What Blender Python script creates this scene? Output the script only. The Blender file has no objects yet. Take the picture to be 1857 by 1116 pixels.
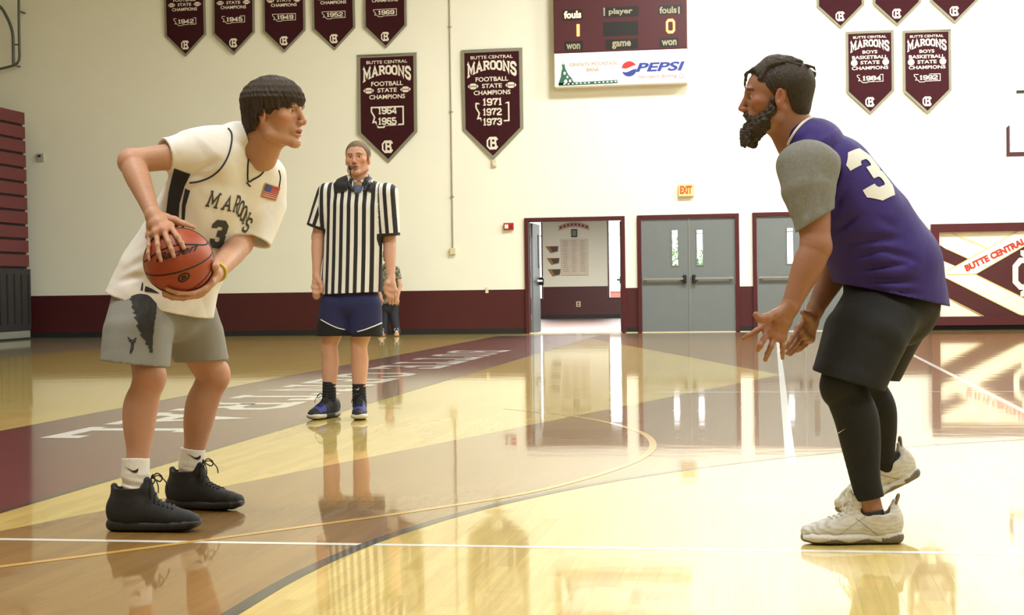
import bpy, bmesh, math, random
import numpy as np
from mathutils import Vector, Matrix
from mathutils.bvhtree import BVHTree
random.seed(7); RNG = np.random.default_rng(7)
SC = bpy.context.scene
COL = SC.collection

# ------------------------------------------------------------------ camera
FPX, CX, CY, CAMH = 2800.0, 928.5, 558.0, 0.87       # focal length in pixels of the 1857x1116 frame, centre, eye height
_Y = np.array([471.5, -43.0, FPX]); _Y /= np.linalg.norm(_Y)
_Z = np.cross(_Y, np.array([1, -0.0138, 0.0])); _Z /= np.linalg.norm(_Z)
if _Z[1] > 0: _Z = -_Z
_X = np.cross(_Y, _Z)
RW = np.array([_X, _Y, _Z])                           # camera axes (right, down, forward) -> world
def at(px, py, y):
    """point of the plane at depth y seen at pixel (px, py)"""
    d = RW @ np.array([px - CX, py - CY, FPX]); p = d * (y / d[1]); p[2] += CAMH
    return p
def atf(px, py):
    d = RW @ np.array([px - CX, py - CY, FPX]); p = d * (-CAMH / d[2]); p[2] += CAMH
    return p
def proj(p):
    q = RW.T @ (np.asarray(p, float) - np.array([0, 0, CAMH])); return CX + FPX*q[0]/q[2], CY + FPX*q[1]/q[2]
cam_data = bpy.data.cameras.new('camera'); cam = bpy.data.objects.new('camera', cam_data); COL.objects.link(cam)
_c = np.stack([RW[:, 0], -RW[:, 1], -RW[:, 2]], 1)    # columns: right, up, back
cam.matrix_world = Matrix([[*_c[0], 0], [*_c[1], 0], [*_c[2], CAMH], [0, 0, 0, 1]])
cam_data.sensor_width = 36; cam_data.lens = FPX/1857*36; cam_data.clip_start = .1; cam_data.clip_end = 300
cam_data.dof.use_dof = True; cam_data.dof.focus_distance = 5.6; cam_data.dof.aperture_fstop = 45
SC.camera = cam

# ------------------------------------------------------------------ world, lights, exposure
W = bpy.data.worlds.new('world'); SC.world = W; W.use_nodes = True
_bg = W.node_tree.nodes['Background']; _bg.inputs[0].default_value = (.93, .97, 1, 1); _bg.inputs[1].default_value = 4.0
SC.view_settings.view_transform = 'Standard'; SC.view_settings.look = 'None'
SC.view_settings.gamma = 1; SC.view_settings.use_curve_mapping = False
SC.view_settings.exposure = 0.58
def lamp(name, loc, size, power, color=(.97, 1, .985), rot=(0, 0, 0), size_y=None):
    l = bpy.data.lights.new(name, 'AREA'); l.energy = power; l.color = color
    l.shape = 'RECTANGLE'; l.size = size; l.size_y = size_y or size
    o = bpy.data.objects.new(name, l); o.location = loc; o.rotation_euler = rot; COL.objects.link(o); return o
LP = .15
for (x, y, p) in [(-9, 6, 700), (-3, 4, 2100), (3, 3, 1500), (9, 5, 1600), (-9, 15, 320), (-2, 13, 1700), (4, 13, 1700), (10, 14, 1700),
                  (-8, 23, 260), (-.5, 23, 4700), (5, 23, 5000), (11, 22, 4600)]:
    lamp('gym_lamp', (x, y, 8.8), 1.6, p*LP)
lamp('lobby_fill', (-4, 35, 3.1), 3, 800, (1, .95, .85))  # added fill light without a fixture, makes up for weak daylight through lobby glass

# ------------------------------------------------------------------ materials
def lin(r, g, b):
    f = lambda c: (c/255/12.92 if c/255 <= .04045 else ((c/255+.055)/1.055)**2.4)
    return (f(r), f(g), f(b))
class NT:
    def __init__(s, name):
        s.m = bpy.data.materials.new(name); s.m.use_nodes = True; s.t = s.m.node_tree; s.n = s.t.nodes; s.b = s.n['Principled BSDF']
    def new(s, typ, **kw):
        n = s.n.new(typ)
        for k, v in kw.items(): setattr(n, k, v)
        return n
    def link(s, a, b): s.t.links.new(a, b)
    def val(s, sock, v):
        if hasattr(v, 'is_linked') or hasattr(v, 'links'): s.link(v, sock)
        else: sock.default_value = v
    def math(s, op, a, b=None, c=None):
        n = s.new('ShaderNodeMath', operation=op)
        for i, v in enumerate((a, b, c)):
            if v is not None: s.val(n.inputs[i], v)
        return n.outputs[0]
    def mix(s, fac, a, b, blend='MIX'):
        n = s.new('ShaderNodeMix', data_type='RGBA', blend_type=blend)
        s.val(n.inputs[0], fac); s.val(n.inputs[6], a if not isinstance(a, tuple) else (*a[:3], 1)); s.val(n.inputs[7], b if not isinstance(b, tuple) else (*b[:3], 1))
        return n.outputs[2]
    def noise(s, scale, detail=3, vec=None, rough=.5):
        n = s.new('ShaderNodeTexNoise'); n.inputs['Scale'].default_value = scale; n.inputs['Detail'].default_value = detail; n.inputs['Roughness'].default_value = rough
        if vec is None: vec = s.new('ShaderNodeNewGeometry').outputs['Position']
        s.link(vec, n.inputs['Vector']); return n.outputs['Fac']
    def bump(s, h, strength, dist=.01):
        n = s.new('ShaderNodeBump'); n.inputs['Strength'].default_value = strength; n.inputs['Distance'].default_value = dist
        s.link(h, n.inputs['Height']); return n.outputs['Normal']
def mat(name, col, rough=.6, metal=0, spec=.4, var=.08, vscale=6, bump=0, bscale=60, coat=0, emit=None, estr=0, sss=0, attr=False, stretch=None):
    """procedural material: colour with noise variation, noise relief, optional vertex print"""
    k = NT(name); b = k.b
    b.inputs['Roughness'].default_value = rough; b.inputs['Metallic'].default_value = metal; b.inputs['Specular IOR Level'].default_value = spec
    vec = k.new('ShaderNodeNewGeometry').outputs['Position']
    if stretch:
        mp = k.new('ShaderNodeMapping'); mp.inputs['Scale'].default_value = stretch; k.link(vec, mp.inputs['Vector']); vec = mp.outputs[0]
    nz = k.noise(vscale, 4, vec)
    v = k.math('MULTIPLY_ADD', nz, 2*var, 1-var)
    base = (*col, 1)
    if attr:
        a = k.new('ShaderNodeAttribute', attribute_name='Col'); base = a.outputs['Color']
    cc = k.new('ShaderNodeVectorMath', operation='SCALE')
    if attr: k.link(base, cc.inputs[0])
    else: cc.inputs[0].default_value = col
    k.link(v, cc.inputs['Scale']); k.link(cc.outputs[0], b.inputs['Base Color'])
    if bump: k.link(k.bump(k.noise(bscale, 3, vec), bump), b.inputs['Normal'])
    if coat: b.inputs['Coat Weight'].default_value = coat; b.inputs['Coat Roughness'].default_value = .08
    if emit: b.inputs['Emission Color'].default_value = (*emit, 1); b.inputs['Emission Strength'].default_value = estr
    if sss:
        b.inputs['Subsurface Weight'].default_value = sss; b.inputs['Subsurface Radius'].default_value = (.012, .005, .003); b.inputs['Subsurface Scale'].default_value = 1
    return k.m
def glass_mat(name, tint=(1, 1, 1), refl=.08):
    k = NT(name); k.n.remove(k.b)
    t = k.new('ShaderNodeBsdfTransparent'); t.inputs[0].default_value = (*tint, 1)
    g = k.new('ShaderNodeBsdfGlossy'); g.inputs['Roughness'].default_value = .02
    f = k.new('ShaderNodeFresnel'); f.inputs[0].default_value = 1.45
    x = k.new('ShaderNodeMixShader'); k.link(f.outputs[0], x.inputs[0]); k.link(t.outputs[0], x.inputs[1]); k.link(g.outputs[0], x.inputs[2])
    k.link(x.outputs[0], k.n['Material Output'].inputs[0]); return k.m
M = {}
M['cream'] = mat('cream_wall_paint', (.78, .785, .68), .7, var=.03, vscale=1.5, bump=.05, bscale=40)
M['maroon_wall'] = mat('maroon_wall_paint', (.060, .010, .012), .45, var=.10, vscale=3, bump=.05)
M['maroon'] = mat('maroon_enamel', (.066, .010, .013), .38, var=.12, vscale=8)
M['rubber'] = mat('black_rubber', (.012, .012, .012), .6)
M['ceil'] = mat('ceiling_paint', (.62, .58, .46), .9)
M['side'] = mat('side_wall_paint', (.55, .50, .37), .85)
M['door'] = mat('grey_door_enamel', (.145, .165, .165), .42, var=.05, bump=.03)
M['steel'] = mat('brushed_steel', (.42, .42, .40), .35, metal=.85, var=.1)
M['black'] = mat('black_plastic', (.012, .012, .013), .45)
M['white'] = mat('white_plastic', (.75, .74, .70), .5)
M['ivory'] = mat('ivory_plate', (.62, .55, .36), .5)
M['glass'] = glass_mat('window_glass')
M['lobbyfloor'] = mat('lobby_tile', (.075, .048, .045), .45, var=.2, vscale=2)
M['pave'] = mat('outdoor_paving', (.55, .50, .45), .9)
M['leaf'] = mat('shrub_leaves', (.10, .22, .05), .7, var=.5, vscale=8)
M['brick'] = mat('planter_brick', (.42, .13, .12), .8, var=.2)
M['paint_w'] = mat('white_court_paint', (.90, .90, .86), .4, var=.03, coat=1)
M['paint_y'] = mat('yellow_court_paint', (.72, .42, .09), .4, var=.05, coat=1)
M['paint_k'] = mat('black_court_paint', (.02, .02, .022), .4, var=.1, coat=1)
M['paint_m'] = mat('maroon_court_paint', (.115, .010, .018), .4, var=.08, coat=1)

def board_layout():
    k = NT('maple_floor'); b = k.b
    sep = k.new('ShaderNodeSeparateXYZ'); k.link(k.new('ShaderNodeNewGeometry').outputs['Position'], sep.inputs[0])
    x, y = sep.outputs[0], sep.outputs[1]
    row = k.math('FLOOR', k.math('DIVIDE', x, .057))
    off = k.math('FRACT', k.math('MULTIPLY', row, .382))
    cell = k.math('FLOOR', k.math('ADD', y, off))
    cv = k.new('ShaderNodeCombineXYZ'); k.link(row, cv.inputs[0]); k.link(cell, cv.inputs[1])
    wn = k.new('ShaderNodeTexWhiteNoise', noise_dimensions='3D'); k.link(cv.outputs[0], wn.inputs['Vector'])
    tone = wn.outputs['Value']
    gv = k.new('ShaderNodeCombineXYZ'); k.link(k.math('MULTIPLY', x, 60), gv.inputs[0]); k.link(k.math('MULTIPLY', y, 2.5), gv.inputs[1]); k.link(k.math('MULTIPLY', tone, 30), gv.inputs[2])
    grain = k.noise(1.0, 5, gv.outputs[0], .6)
    # stained zone: right of the two diagonals, outside the three point arc
    la = k.math('MULTIPLY_ADD', k.math('SUBTRACT', y, 14.96), .297, .07)
    lb = k.math('MULTIPLY_ADD', k.math('SUBTRACT', y, 14.96), -.288, .07)
    out = k.math('GREATER_THAN', x, k.math('MINIMUM', la, lb))
    dx = k.math('SUBTRACT', x, ARC_C[0]); dy = k.math('MAXIMUM', k.math('SUBTRACT', y, ARC_C[1]), 0.0)
    rr = k.math('SQRT', k.math('ADD', k.math('MULTIPLY', dx, dx), k.math('MULTIPLY', dy, dy)))
    inarc = k.math('LESS_THAN', rr, ARC_R)
    dark = k.math('MULTIPLY', out, k.math('SUBTRACT', 1.0, inarc))
    lightc = k.mix(tone, (.60, .43, .115), (.70, .53, .155))
    darkc = k.mix(tone, (.265, .135, .032), (.315, .175, .046))
    c = k.mix(dark, lightc, darkc)
    apron = k.math('LESS_THAN', x, -10.4)
    c = k.mix(apron, c, (.42, .37, .24))
    g = k.math('MULTIPLY_ADD', grain, .5, .75)
    sc = k.new('ShaderNodeVectorMath', operation='SCALE'); k.link(c, sc.inputs[0]); k.link(g, sc.inputs['Scale'])
    k.link(sc.outputs[0], b.inputs['Base Color'])
    b.inputs['Roughness'].default_value = .45; b.inputs['Coat Weight'].default_value = 1; b.inputs['Coat Roughness'].default_value = .045; b.inputs['Coat IOR'].default_value = 1.6
    b.inputs['Specular IOR Level'].default_value = .3
    k.link(coat_ripple(k), b.inputs['Coat Normal'])
    return k.m
def coat_ripple(k):
    mp = k.new('ShaderNodeMapping'); mp.inputs['Scale'].default_value = (1.0, 2.2, 1)
    k.link(k.new('ShaderNodeNewGeometry').outputs['Position'], mp.inputs['Vector'])
    return k.bump(k.noise(1.1, 3, mp.outputs[0]), .20, .004)
_ap = np.array([(-1.42, 4.9), (-.99, 6.24), (-.01, 7.81), (1.35, 8.76)])
_s = np.linalg.lstsq(np.c_[2*_ap, np.ones(4)], (_ap**2).sum(1), rcond=None)[0]
ARC_C = (float(_s[0]), float(_s[1])); ARC_R = float(math.sqrt(_s[2]+_s[0]**2+_s[1]**2))
M['maple'] = board_layout()

# ------------------------------------------------------------------ mesh helpers
class MB:
    def __init__(s): s.v = []; s.f = []
    def add(s, vs, fs):
        o = len(s.v); s.v += [tuple(map(float, p)) for p in vs]; s.f += [tuple(i+o for i in f) for f in fs]; return s
    def box(s, lo, hi):
        x0, y0, z0 = lo; x1, y1, z1 = hi
        return s.add([(x0,y0,z0),(x1,y0,z0),(x1,y1,z0),(x0,y1,z0),(x0,y0,z1),(x1,y0,z1),(x1,y1,z1),(x0,y1,z1)],
              [(0,3,2,1),(4,5,6,7),(0,1,5,4),(1,2,6,5),(2,3,7,6),(3,0,4,7)])
    def bbox(s, lo, hi, r=.005):
        """box with chamfered edges"""
        bm = bmesh.new(); bmesh.ops.create_cube(bm, size=1)
        lo = np.array(lo, float); hi = np.array(hi, float)
        for v in bm.verts: v.co = Vector((lo+hi)/2 + np.array(v.co)*(hi-lo))
        bmesh.ops.bevel(bm, geom=bm.edges[:], offset=r, segments=1, affect='EDGES')
        bm.verts.index_update(); s.add([v.co[:] for v in bm.verts], [[v.index for v in f.verts] for f in bm.faces]); bm.free(); return s
    def tube(s, pts, r, n=10, closed=False):
        pts = [Vector(map(float, p)) for p in pts]; N = len(pts); rs = r if isinstance(r, (list, tuple)) else [r]*N
        ring = []; up = Vector((0.13, .31, .94)); prev = None
        for i, p in enumerate(pts):
            d = (pts[(i+1) % N if closed else min(i+1, N-1)] - pts[(i-1) % N if closed else max(i-1, 0)]).normalized()
            if prev is None:
                a = d.cross(up); a = a if a.length > .1 else d.cross(Vector((1, 0, 0))); a.normalize()
            else: a = (prev - d*prev.dot(d)).normalized()
            prev = a; b = d.cross(a)
            ring.append([p + (a*math.cos(2*math.pi*k/n) + b*math.sin(2*math.pi*k/n))*rs[i] for k in range(n)])
        vs = [q for rg in ring for q in rg]; fs = []
        for i in range(N if closed else N-1):
            for k in range(n):
                fs.append((i*n+k, i*n+(k+1) % n, ((i+1) % N)*n+(k+1) % n, ((i+1) % N)*n+k))
        if not closed: fs += [tuple(range(n-1, -1, -1)), tuple((N-1)*n+k for k in range(n))]
        return s.add(vs, fs)
    def prism(s, poly, fn, d):
        """poly in 2D -> fn(u, v, h) with h 0 (back) and d (front)"""
        n = len(poly); vs = [fn(u, v, 0) for u, v in poly]+[fn(u, v, d) for u, v in poly]
        fs = [tuple(range(n-1, -1, -1)), tuple(range(n, 2*n))]+[(i, (i+1) % n, n+(i+1) % n, n+i) for i in range(n)]
        return s.add(vs, fs)
    def cyl(s, c, ax, r, d, n=16): 
        c = Vector(c); ax = Vector(ax); return s.tube([c, c+ax*d], r, n)
    def build(s, name, m, parent=None, smooth=False, rel=None):
        me = bpy.data.meshes.new(name); vs = s.v
        org = Vector((0, 0, 0)) if parent is None else parent_origin(parent)
        if org.length: vs = [(a-org.x, b-org.y, c-org.z) for a, b, c in vs]
        me.from_pydata(vs, [], s.f); me.validate(); me.update()
        bm = bmesh.new(); bm.from_mesh(me); bmesh.ops.recalc_face_normals(bm, faces=bm.faces); bm.to_mesh(me); bm.free()
        return link_mesh(name, me, m, parent, smooth)
def parent_origin(p):
    v = Vector((0, 0, 0))
    while p is not None: v = v + p.location; p = p.parent
    return v
def link_mesh(name, me, m, parent=None, smooth=False):
    if m is not None: me.materials.append(m)
    if smooth: me.polygons.foreach_set('use_smooth', np.ones(len(me.polygons), bool))
    o = bpy.data.objects.new(name, me); COL.objects.link(o)
    if parent is not None: o.parent = parent
    return o
def tag(o, label=None, cat=None, group=None, kind=None):
    for k, v in (('label', label), ('category', cat), ('group', group), ('kind', kind)):
        if v: o[k] = v
    return o
def thing(name, label, cat, loc=(0, 0, 0), group=None):
    o = bpy.data.objects.new(name, None); o.empty_display_size = .1; o.location = loc; COL.objects.link(o)
    return tag(o, label, cat, group)
def struct(name, mb, m, parent=None, smooth=False):
    o = mb.build(name, m, parent, smooth)
    if parent is None: o['kind'] = 'structure'
    return o
def structroot(name, loc=(0, 0, 0)):
    o = bpy.data.objects.new(name, None); o.location = loc; COL.objects.link(o); o['kind'] = 'structure'; return o

# ---- flat lettering
_txt = {}
def text2d(s, bold=0.0, shear=0.0):
    """outline text as (verts Nx2, faces), scaled to cap height 1, starting at x 0"""
    key = (s, bold, shear)
    if key in _txt: return _txt[key]
    cu = bpy.data.curves.new('lettering', 'FONT'); cu.body = s; cu.size = 1; cu.offset = bold; cu.shear = shear; cu.resolution_u = 3
    cu.fill_mode = 'FRONT'
    o = bpy.data.objects.new('lettering', cu); COL.objects.link(o); dg = bpy.context.evaluated_depsgraph_get()
    me = o.evaluated_get(dg).to_mesh(); v = np.array([p.co[:2] for p in me.vertices]); f = [tuple(p.vertices) for p in me.polygons]
    o.evaluated_get(dg).to_mesh_clear(); bpy.data.objects.remove(o); bpy.data.curves.remove(cu)
    v[:, 0] -= v[:, 0].min(); v /= .72
    _txt[key] = (v, f); return v, f
# varsity stroke font with slab serifs: strokes on a box of height 1
def _g(w, *st, serif=()): return (w, st, serif)
_O = [(.22,.08),(.08,.25),(.08,.75),(.22,.92),(.5,.92),(.62,.75),(.62,.25),(.5,.08)]
GL = {
 'M': _g(1.0, [(.17,.07),(.17,.93),(.5,.3),(.83,.93),(.83,.07)], serif=[(.17,0,.16),(.83,0,.16),(.12,1,.12),(.88,1,.12)]),
 'A': _g(.86, [(.14,.07),(.43,.93),(.72,.07)], [(.24,.34),(.62,.34)], serif=[(.14,0,.16),(.72,0,.16)]),
 'R': _g(.80, [(.16,.07),(.16,.93),(.5,.93),(.64,.82),(.64,.6),(.5,.48),(.16,.48)], [(.42,.48),(.68,.07)], serif=[(.16,0,.16),(.70,0,.1),(.12,1,.12)]),
 'O': _g(.70, _O+[_O[0]]), '0': _g(.70, _O+[_O[0]]),
 'N': _g(.88, [(.17,.07),(.17,.93),(.70,.07),(.70,.93)], serif=[(.17,0,.15),(.70,1,.15),(.11,1,.1)]),
 'S': _g(.70, [(.62,.7),(.62,.8),(.5,.92),(.2,.92),(.08,.8),(.08,.64),(.2,.54),(.5,.47),(.62,.36),(.62,.2),(.5,.08),(.2,.08),(.08,.2),(.08,.32)]),
 'B': _g(.78, [(.16,.07),(.16,.93),(.5,.93),(.62,.83),(.62,.64),(.5,.53),(.16,.53)], [(.5,.53),(.66,.42),(.66,.18),(.52,.07),(.16,.07)], serif=[(.12,0,.12),(.12,1,.12)]),
 'U': _g(.78, [(.15,.93),(.15,.22),(.28,.08),(.5,.08),(.63,.22),(.63,.93)], serif=[(.15,1,.14),(.63,1,.14)]),
 'T': _g(.76, [(.38,.07),(.38,.92)], [(.08,.70),(.08,.92),(.68,.92),(.68,.70)], serif=[(.38,0,.17)]),
 'E': _g(.72, [(.60,.70),(.60,.92),(.16,.92),(.16,.08),(.62,.08),(.62,.30)], [(.16,.5),(.46,.5)], serif=[(.12,0,.1),(.12,1,.1)]),
 'C': _g(.70, [(.62,.68),(.62,.78),(.5,.92),(.22,.92),(.08,.75),(.08,.25),(.22,.08),(.5,.08),(.62,.22),(.62,.32)]),
 'L': _g(.70, [(.18,.93),(.18,.08),(.62,.08),(.62,.32)], serif=[(.18,1,.17),(.12,0,.1)]),
 '1': _g(.46, [(.06,.76),(.23,.92),(.23,.07)], serif=[(.23,0,.18)]),
 '2': _g(.68, [(.08,.68),(.08,.8),(.2,.92),(.48,.92),(.6,.8),(.6,.62),(.1,.22),(.1,.08),(.62,.08),(.62,.2)]),
 '3': _g(.68, [(.08,.72),(.08,.8),(.2,.92),(.48,.92),(.6,.8),(.6,.62),(.48,.52),(.26,.52)], [(.48,.52),(.6,.4),(.6,.2),(.48,.08),(.2,.08),(.08,.2),(.08,.3)]),
 '4': _g(.70, [(.5,.07),(.5,.92),(.08,.36),(.08,.28),(.64,.28)], serif=[(.5,0,.14)]),
 '5': _g(.68, [(.58,.92),(.12,.92),(.12,.54),(.46,.56),(.6,.44),(.6,.2),(.48,.08),(.2,.08),(.08,.2),(.08,.28)]),
 '6': _g(.68, [(.6,.76),(.6,.8),(.48,.92),(.22,.92),(.08,.78),(.08,.22),(.2,.08),(.48,.08),(.6,.2),(.6,.42),(.48,.54),(.1,.54)]),
 '7': _g(.66, [(.08,.72),(.08,.92),(.6,.92),(.3,.4),(.26,.07)]),
 '8': _g(.68, [(.2,.53),(.08,.66),(.08,.8),(.2,.92),(.48,.92),(.6,.8),(.6,.66),(.48,.53),(.2,.53),(.08,.4),(.08,.2),(.2,.08),(.48,.08),(.6,.2),(.6,.4),(.48,.53)]),
 '9': _g(.68, [(.08,.24),(.08,.2),(.2,.08),(.46,.08),(.6,.22),(.6,.78),(.48,.92),(.2,.92),(.08,.8),(.08,.58),(.2,.46),(.58,.46)]),
}
def stroke_poly(pts, w, closed=False):
    """mitred ribbon of a polyline -> verts, faces"""
    P = np.array(pts, float); n = len(P); vs = []
    closed = closed or (n > 3 and np.allclose(P[0], P[-1]))
    if closed and np.allclose(P[0], P[-1]): P = P[:-1]; n -= 1
    for i in range(n):
        a = P[(i-1) % n] if (closed or i > 0) else None; b = P[(i+1) % n] if (closed or i < n-1) else None
        d0 = (P[i]-a) if a is not None else (b-P[i]); d1 = (b-P[i]) if b is not None else d0
        d0 = d0/np.linalg.norm(d0); d1 = d1/np.linalg.norm(d1)
        n0 = np.array([-d0[1], d0[0]]); n1 = np.array([-d1[1], d1[0]]); m = n0+n1; L = np.linalg.norm(m)
        m = n0 if L < .3 else m/L; s = w/2/max(.45, float(m@n0))
        vs += [P[i]+m*s, P[i]-m*s]
    fs = [(2*i, 2*i+1, (2*i+3) % (2*n), (2*i+2) % (2*n)) for i in range(n if closed else n-1)]
    return np.array(vs), fs
def varsity(s, w=.16, gap=.08, slab=.13, serif=True):
    V = []; F = []; x = 0
    for ch in s:
        if ch == ' ': x += .55; continue
        gw, st, se = GL[ch]
        for p in st:
            v, f = stroke_poly(p, w); v = v+[x, 0]; o = len(V); V += v.tolist(); F += [tuple(i+o for i in q) for q in f]
        if serif:
            for (cx_, zz, hw) in se:
                z0, z1 = (0, slab) if zz == 0 else (1-slab, 1); o = len(V)
                V += [(x+cx_-hw, z0), (x+cx_+hw, z0), (x+cx_+hw, z1), (x+cx_-hw, z1)]; F.append((o, o+1, o+2, o+3))
        x += gw+gap
    V = np.array(V); V[:, 0] -= V[:, 0].min(); return V, F
def fit(vf, width=None, height=None, center=(0, 0), keep=False):
    v, f = vf; v = v.copy(); lo = v.min(0); hi = v.max(0); s = hi-lo
    sx = width/s[0] if width else height/s[1]; sy = height/s[1] if height else sx
    v = (v-(lo+hi)/2)*[sx, sy]+np.array(center); return v, f
def cutgrid(vf, step):
    """slice a flat mesh into small cells so it can be bent onto a curved surface"""
    v, f = vf; bm = bmesh.new(); bv = [bm.verts.new((a, b, 0)) for a, b in v]
    for q in f:
        try: bm.faces.new([bv[i] for i in q])
        except ValueError: pass
    lo = v.min(0); hi = v.max(0)
    for ax in (0, 1):
        t = lo[ax]+step
        no = Vector((1, 0, 0)) if ax == 0 else Vector((0, 1, 0))
        while t < hi[ax]:
            bmesh.ops.bisect_plane(bm, geom=bm.verts[:]+bm.edges[:]+bm.faces[:], plane_co=no*t, plane_no=no); t += step
    bmesh.ops.triangulate(bm, faces=bm.faces[:])
    bm.verts.index_update(); v = np.array([q.co[:2] for q in bm.verts]); f = [tuple(w.index for w in q.verts) for q in bm.faces]; bm.free()
    return v, f
def merge(*vfs):
    V = []; F = []
    for v, f in vfs:
        o = len(V); V += list(map(tuple, v)); F += [tuple(i+o for i in q) for q in f]
    return np.array(V), F
def layer(vf, step=.00012):
    """height of each vertex so that overlapping strokes never lie in one plane"""
    v, f = vf; par = list(range(len(v)))
    def root(i):
        while par[i] != i: par[i] = par[par[i]]; i = par[i]
        return i
    for q in f:
        for w in q[1:]: par[root(w)] = root(q[0])
    ids = {}; return [ids.setdefault(root(i), len(ids)) % 9*step for i in range(len(v))]
def print_on(name, vf, fn, m, parent, step=.00012):
    """flat lettering placed by fn(u, v, height) -> point"""
    v, f = vf; return MB().add([fn(a, b, h) for (a, b), h in zip(v, layer(vf, step))], f).build(name, m, parent)
def ellipse2d(cx_, cy_, rx, ry, n=20, p=1.0):
    t = np.linspace(0, 2*math.pi, n, endpoint=False)
    return np.c_[cx_+rx*np.sign(np.cos(t))*np.abs(np.cos(t))**p, cy_+ry*np.sin(t)], [tuple(range(n))]

# ================================================================== SETTING
YW = 28.6                                             # depth of the far wall
# ---- floor with maple boards
floor = MB().box((-17, 16, -.05), (13, 43, 0)).box((-17, -4, -.05), (13, 16, -.012)).build('floor', M['maple']); floor['kind'] = 'structure'
BW, BL = .057, 1.0
cand = []
for row in range(int(-10/BW), int(6/BW)):
    off = (row*.382) % 1.0
    for c in range(-3, 17):
        x0, y0 = row*BW, c-off
        if y0+BL < 1.0 or y0 > 16: continue
        px, py = proj((x0+BW/2, max(y0+BL/2, 2.2), 0)); ok = -120 < px < 1980
        vis = ok and y0+BL > 3.85
        cand.append((0 if vis else 1, y0 if vis else y0, row, x0, y0))
cand.sort(); plank_me = None; far = MB()
def plank_geo(x0, x1, y0, y1):
    g = .0001; h = .00001
    o = [(x0+g, y0+g), (x1-g, y0+g), (x1-g, y1-g), (x0+g, y1-g)]; i_ = [(x0+.0012, y0+.0012), (x1-.0012, y0+.0012), (x1-.0012, y1-.0012), (x0+.0012, y1-.0012)]
    vs = [(a, b, -.012) for a, b in o]+[(a, b, -h) for a, b in o]+[(a, b, 0) for a, b in i_]
    return vs, [(8, 9, 10, 11)]+[(k, (k+1) % 4, 4+(k+1) % 4, 4+k) for k in range(4)]+[(4+k, 4+(k+1) % 4, 8+(k+1) % 4, 8+k) for k in range(4)]
for n, (nv, _, row, x0, y0) in enumerate(cand):
    y1 = min(y0+BL, 16.0)
    if n < 300 and y1-y0 > .99:
        if plank_me is None:
            plank_me = bpy.data.meshes.new('plank'); vs, fs = plank_geo(0, BW, 0, BL); plank_me.from_pydata(vs, [], fs); plank_me.materials.append(M['maple'])
        o = bpy.data.objects.new('plank', plank_me); o.location = (x0, y0, 0); o.parent = floor; COL.objects.link(o)
    else: far.add(*plank_geo(x0, x0+BW, y0, y1))
tag(far.build('floorboards', M['maple'], floor), kind='stuff')
# ---- court paint (thin painted geometry on the boards)
PZ = .0003
def ribbon(name, pts, w, m, z=PZ):
    v, f = stroke_poly(pts, w); return print_on(name, (v, f), lambda a, b, h: (a, b, z+h*.3), m, floor)
_rz = [0]
def rect(name, x0, x1, y0, y1, m, z=PZ):
    _rz[0] += .00004; z += _rz[0]
    return print_on(name, (np.array([(x0, y0), (x1, y0), (x1, y1), (x0, y1)]), [(0, 1, 2, 3)]), lambda a, b, h: (a, b, z+h), m, floor)
rect('court_band', -4.84, -3.05, 1.0, YW-1.4, M['paint_m'])
for x in (-4.84, -3.05): rect('court_band_edge', x-.02, x+.02, 1.0, YW-1.4, M['paint_k'], PZ*1.3)
fl = varsity('BUTTE CENTRAL', .15, .16, .14); fl = fit(fl, 12.4, .95, (0, 0))
print_on('floor_lettering', fl, lambda a, b, h: (-3.97+b, 14.9-a, PZ*3+h*.4), M['paint_w'], floor)
rect('court_line', .055, .105, 7.52, 25.5, M['paint_w'])
rect('court_line', 1.615, 1.665, 8.9, 24.5, M['paint_w'])
rect('court_line', -2.95, 4.5, 5.075, 5.115, M['paint_w'])
rect('court_line', .055, 5, 7.52, 7.56, M['paint_w'])
rect('court_line', -.95, 5, 12.55, 12.59, M['paint_w'])
rect('court_line', -4.9, 5, 27.75, 27.82, M['paint_w'])
arc = [(ARC_C[0]-ARC_R, 1.0), (ARC_C[0]-ARC_R, 2.5), (ARC_C[0]-ARC_R, ARC_C[1])]+[(ARC_C[0]-ARC_R*math.cos(t), ARC_C[1]+ARC_R*math.sin(t)) for t in np.linspace(.03, 1.9, 60)]
ribbon('three_point_line', arc, .05, M['paint_k'], PZ*2.6)
def spline(p, n=12, closed=False):
    p = np.array(p, float); N = len(p); out = []
    for i in range(N if closed else N-1):
        a, b, c, d = (p[(i-1) % N] if closed or i else p[0]), p[i], p[(i+1) % N], (p[(i+2) % N] if closed or i < N-2 else p[-1])
        for t in np.linspace(0, 1, n, endpoint=False):
            out.append(.5*((2*b)+(c-a)*t+(2*a-5*b+4*c-d)*t*t+(3*b-a-3*c+d)*t**3))
    if not closed: out.append(p[-1])
    return np.array(out)
ribbon('court_line', spline([(-3.4, 3.55), (-2.44, 4.58), (-2.08, 5.0), (-1.70, 5.47), (-1.37, 5.9), (-1.0, 6.5), (-.72, 7.4), (-.64, 8.2), (-.74, 9.0), (-1.0, 9.7), (-1.35, 10.3), (-1.9, 10.9)], 8), .04, M['paint_y'], PZ*3)

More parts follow.
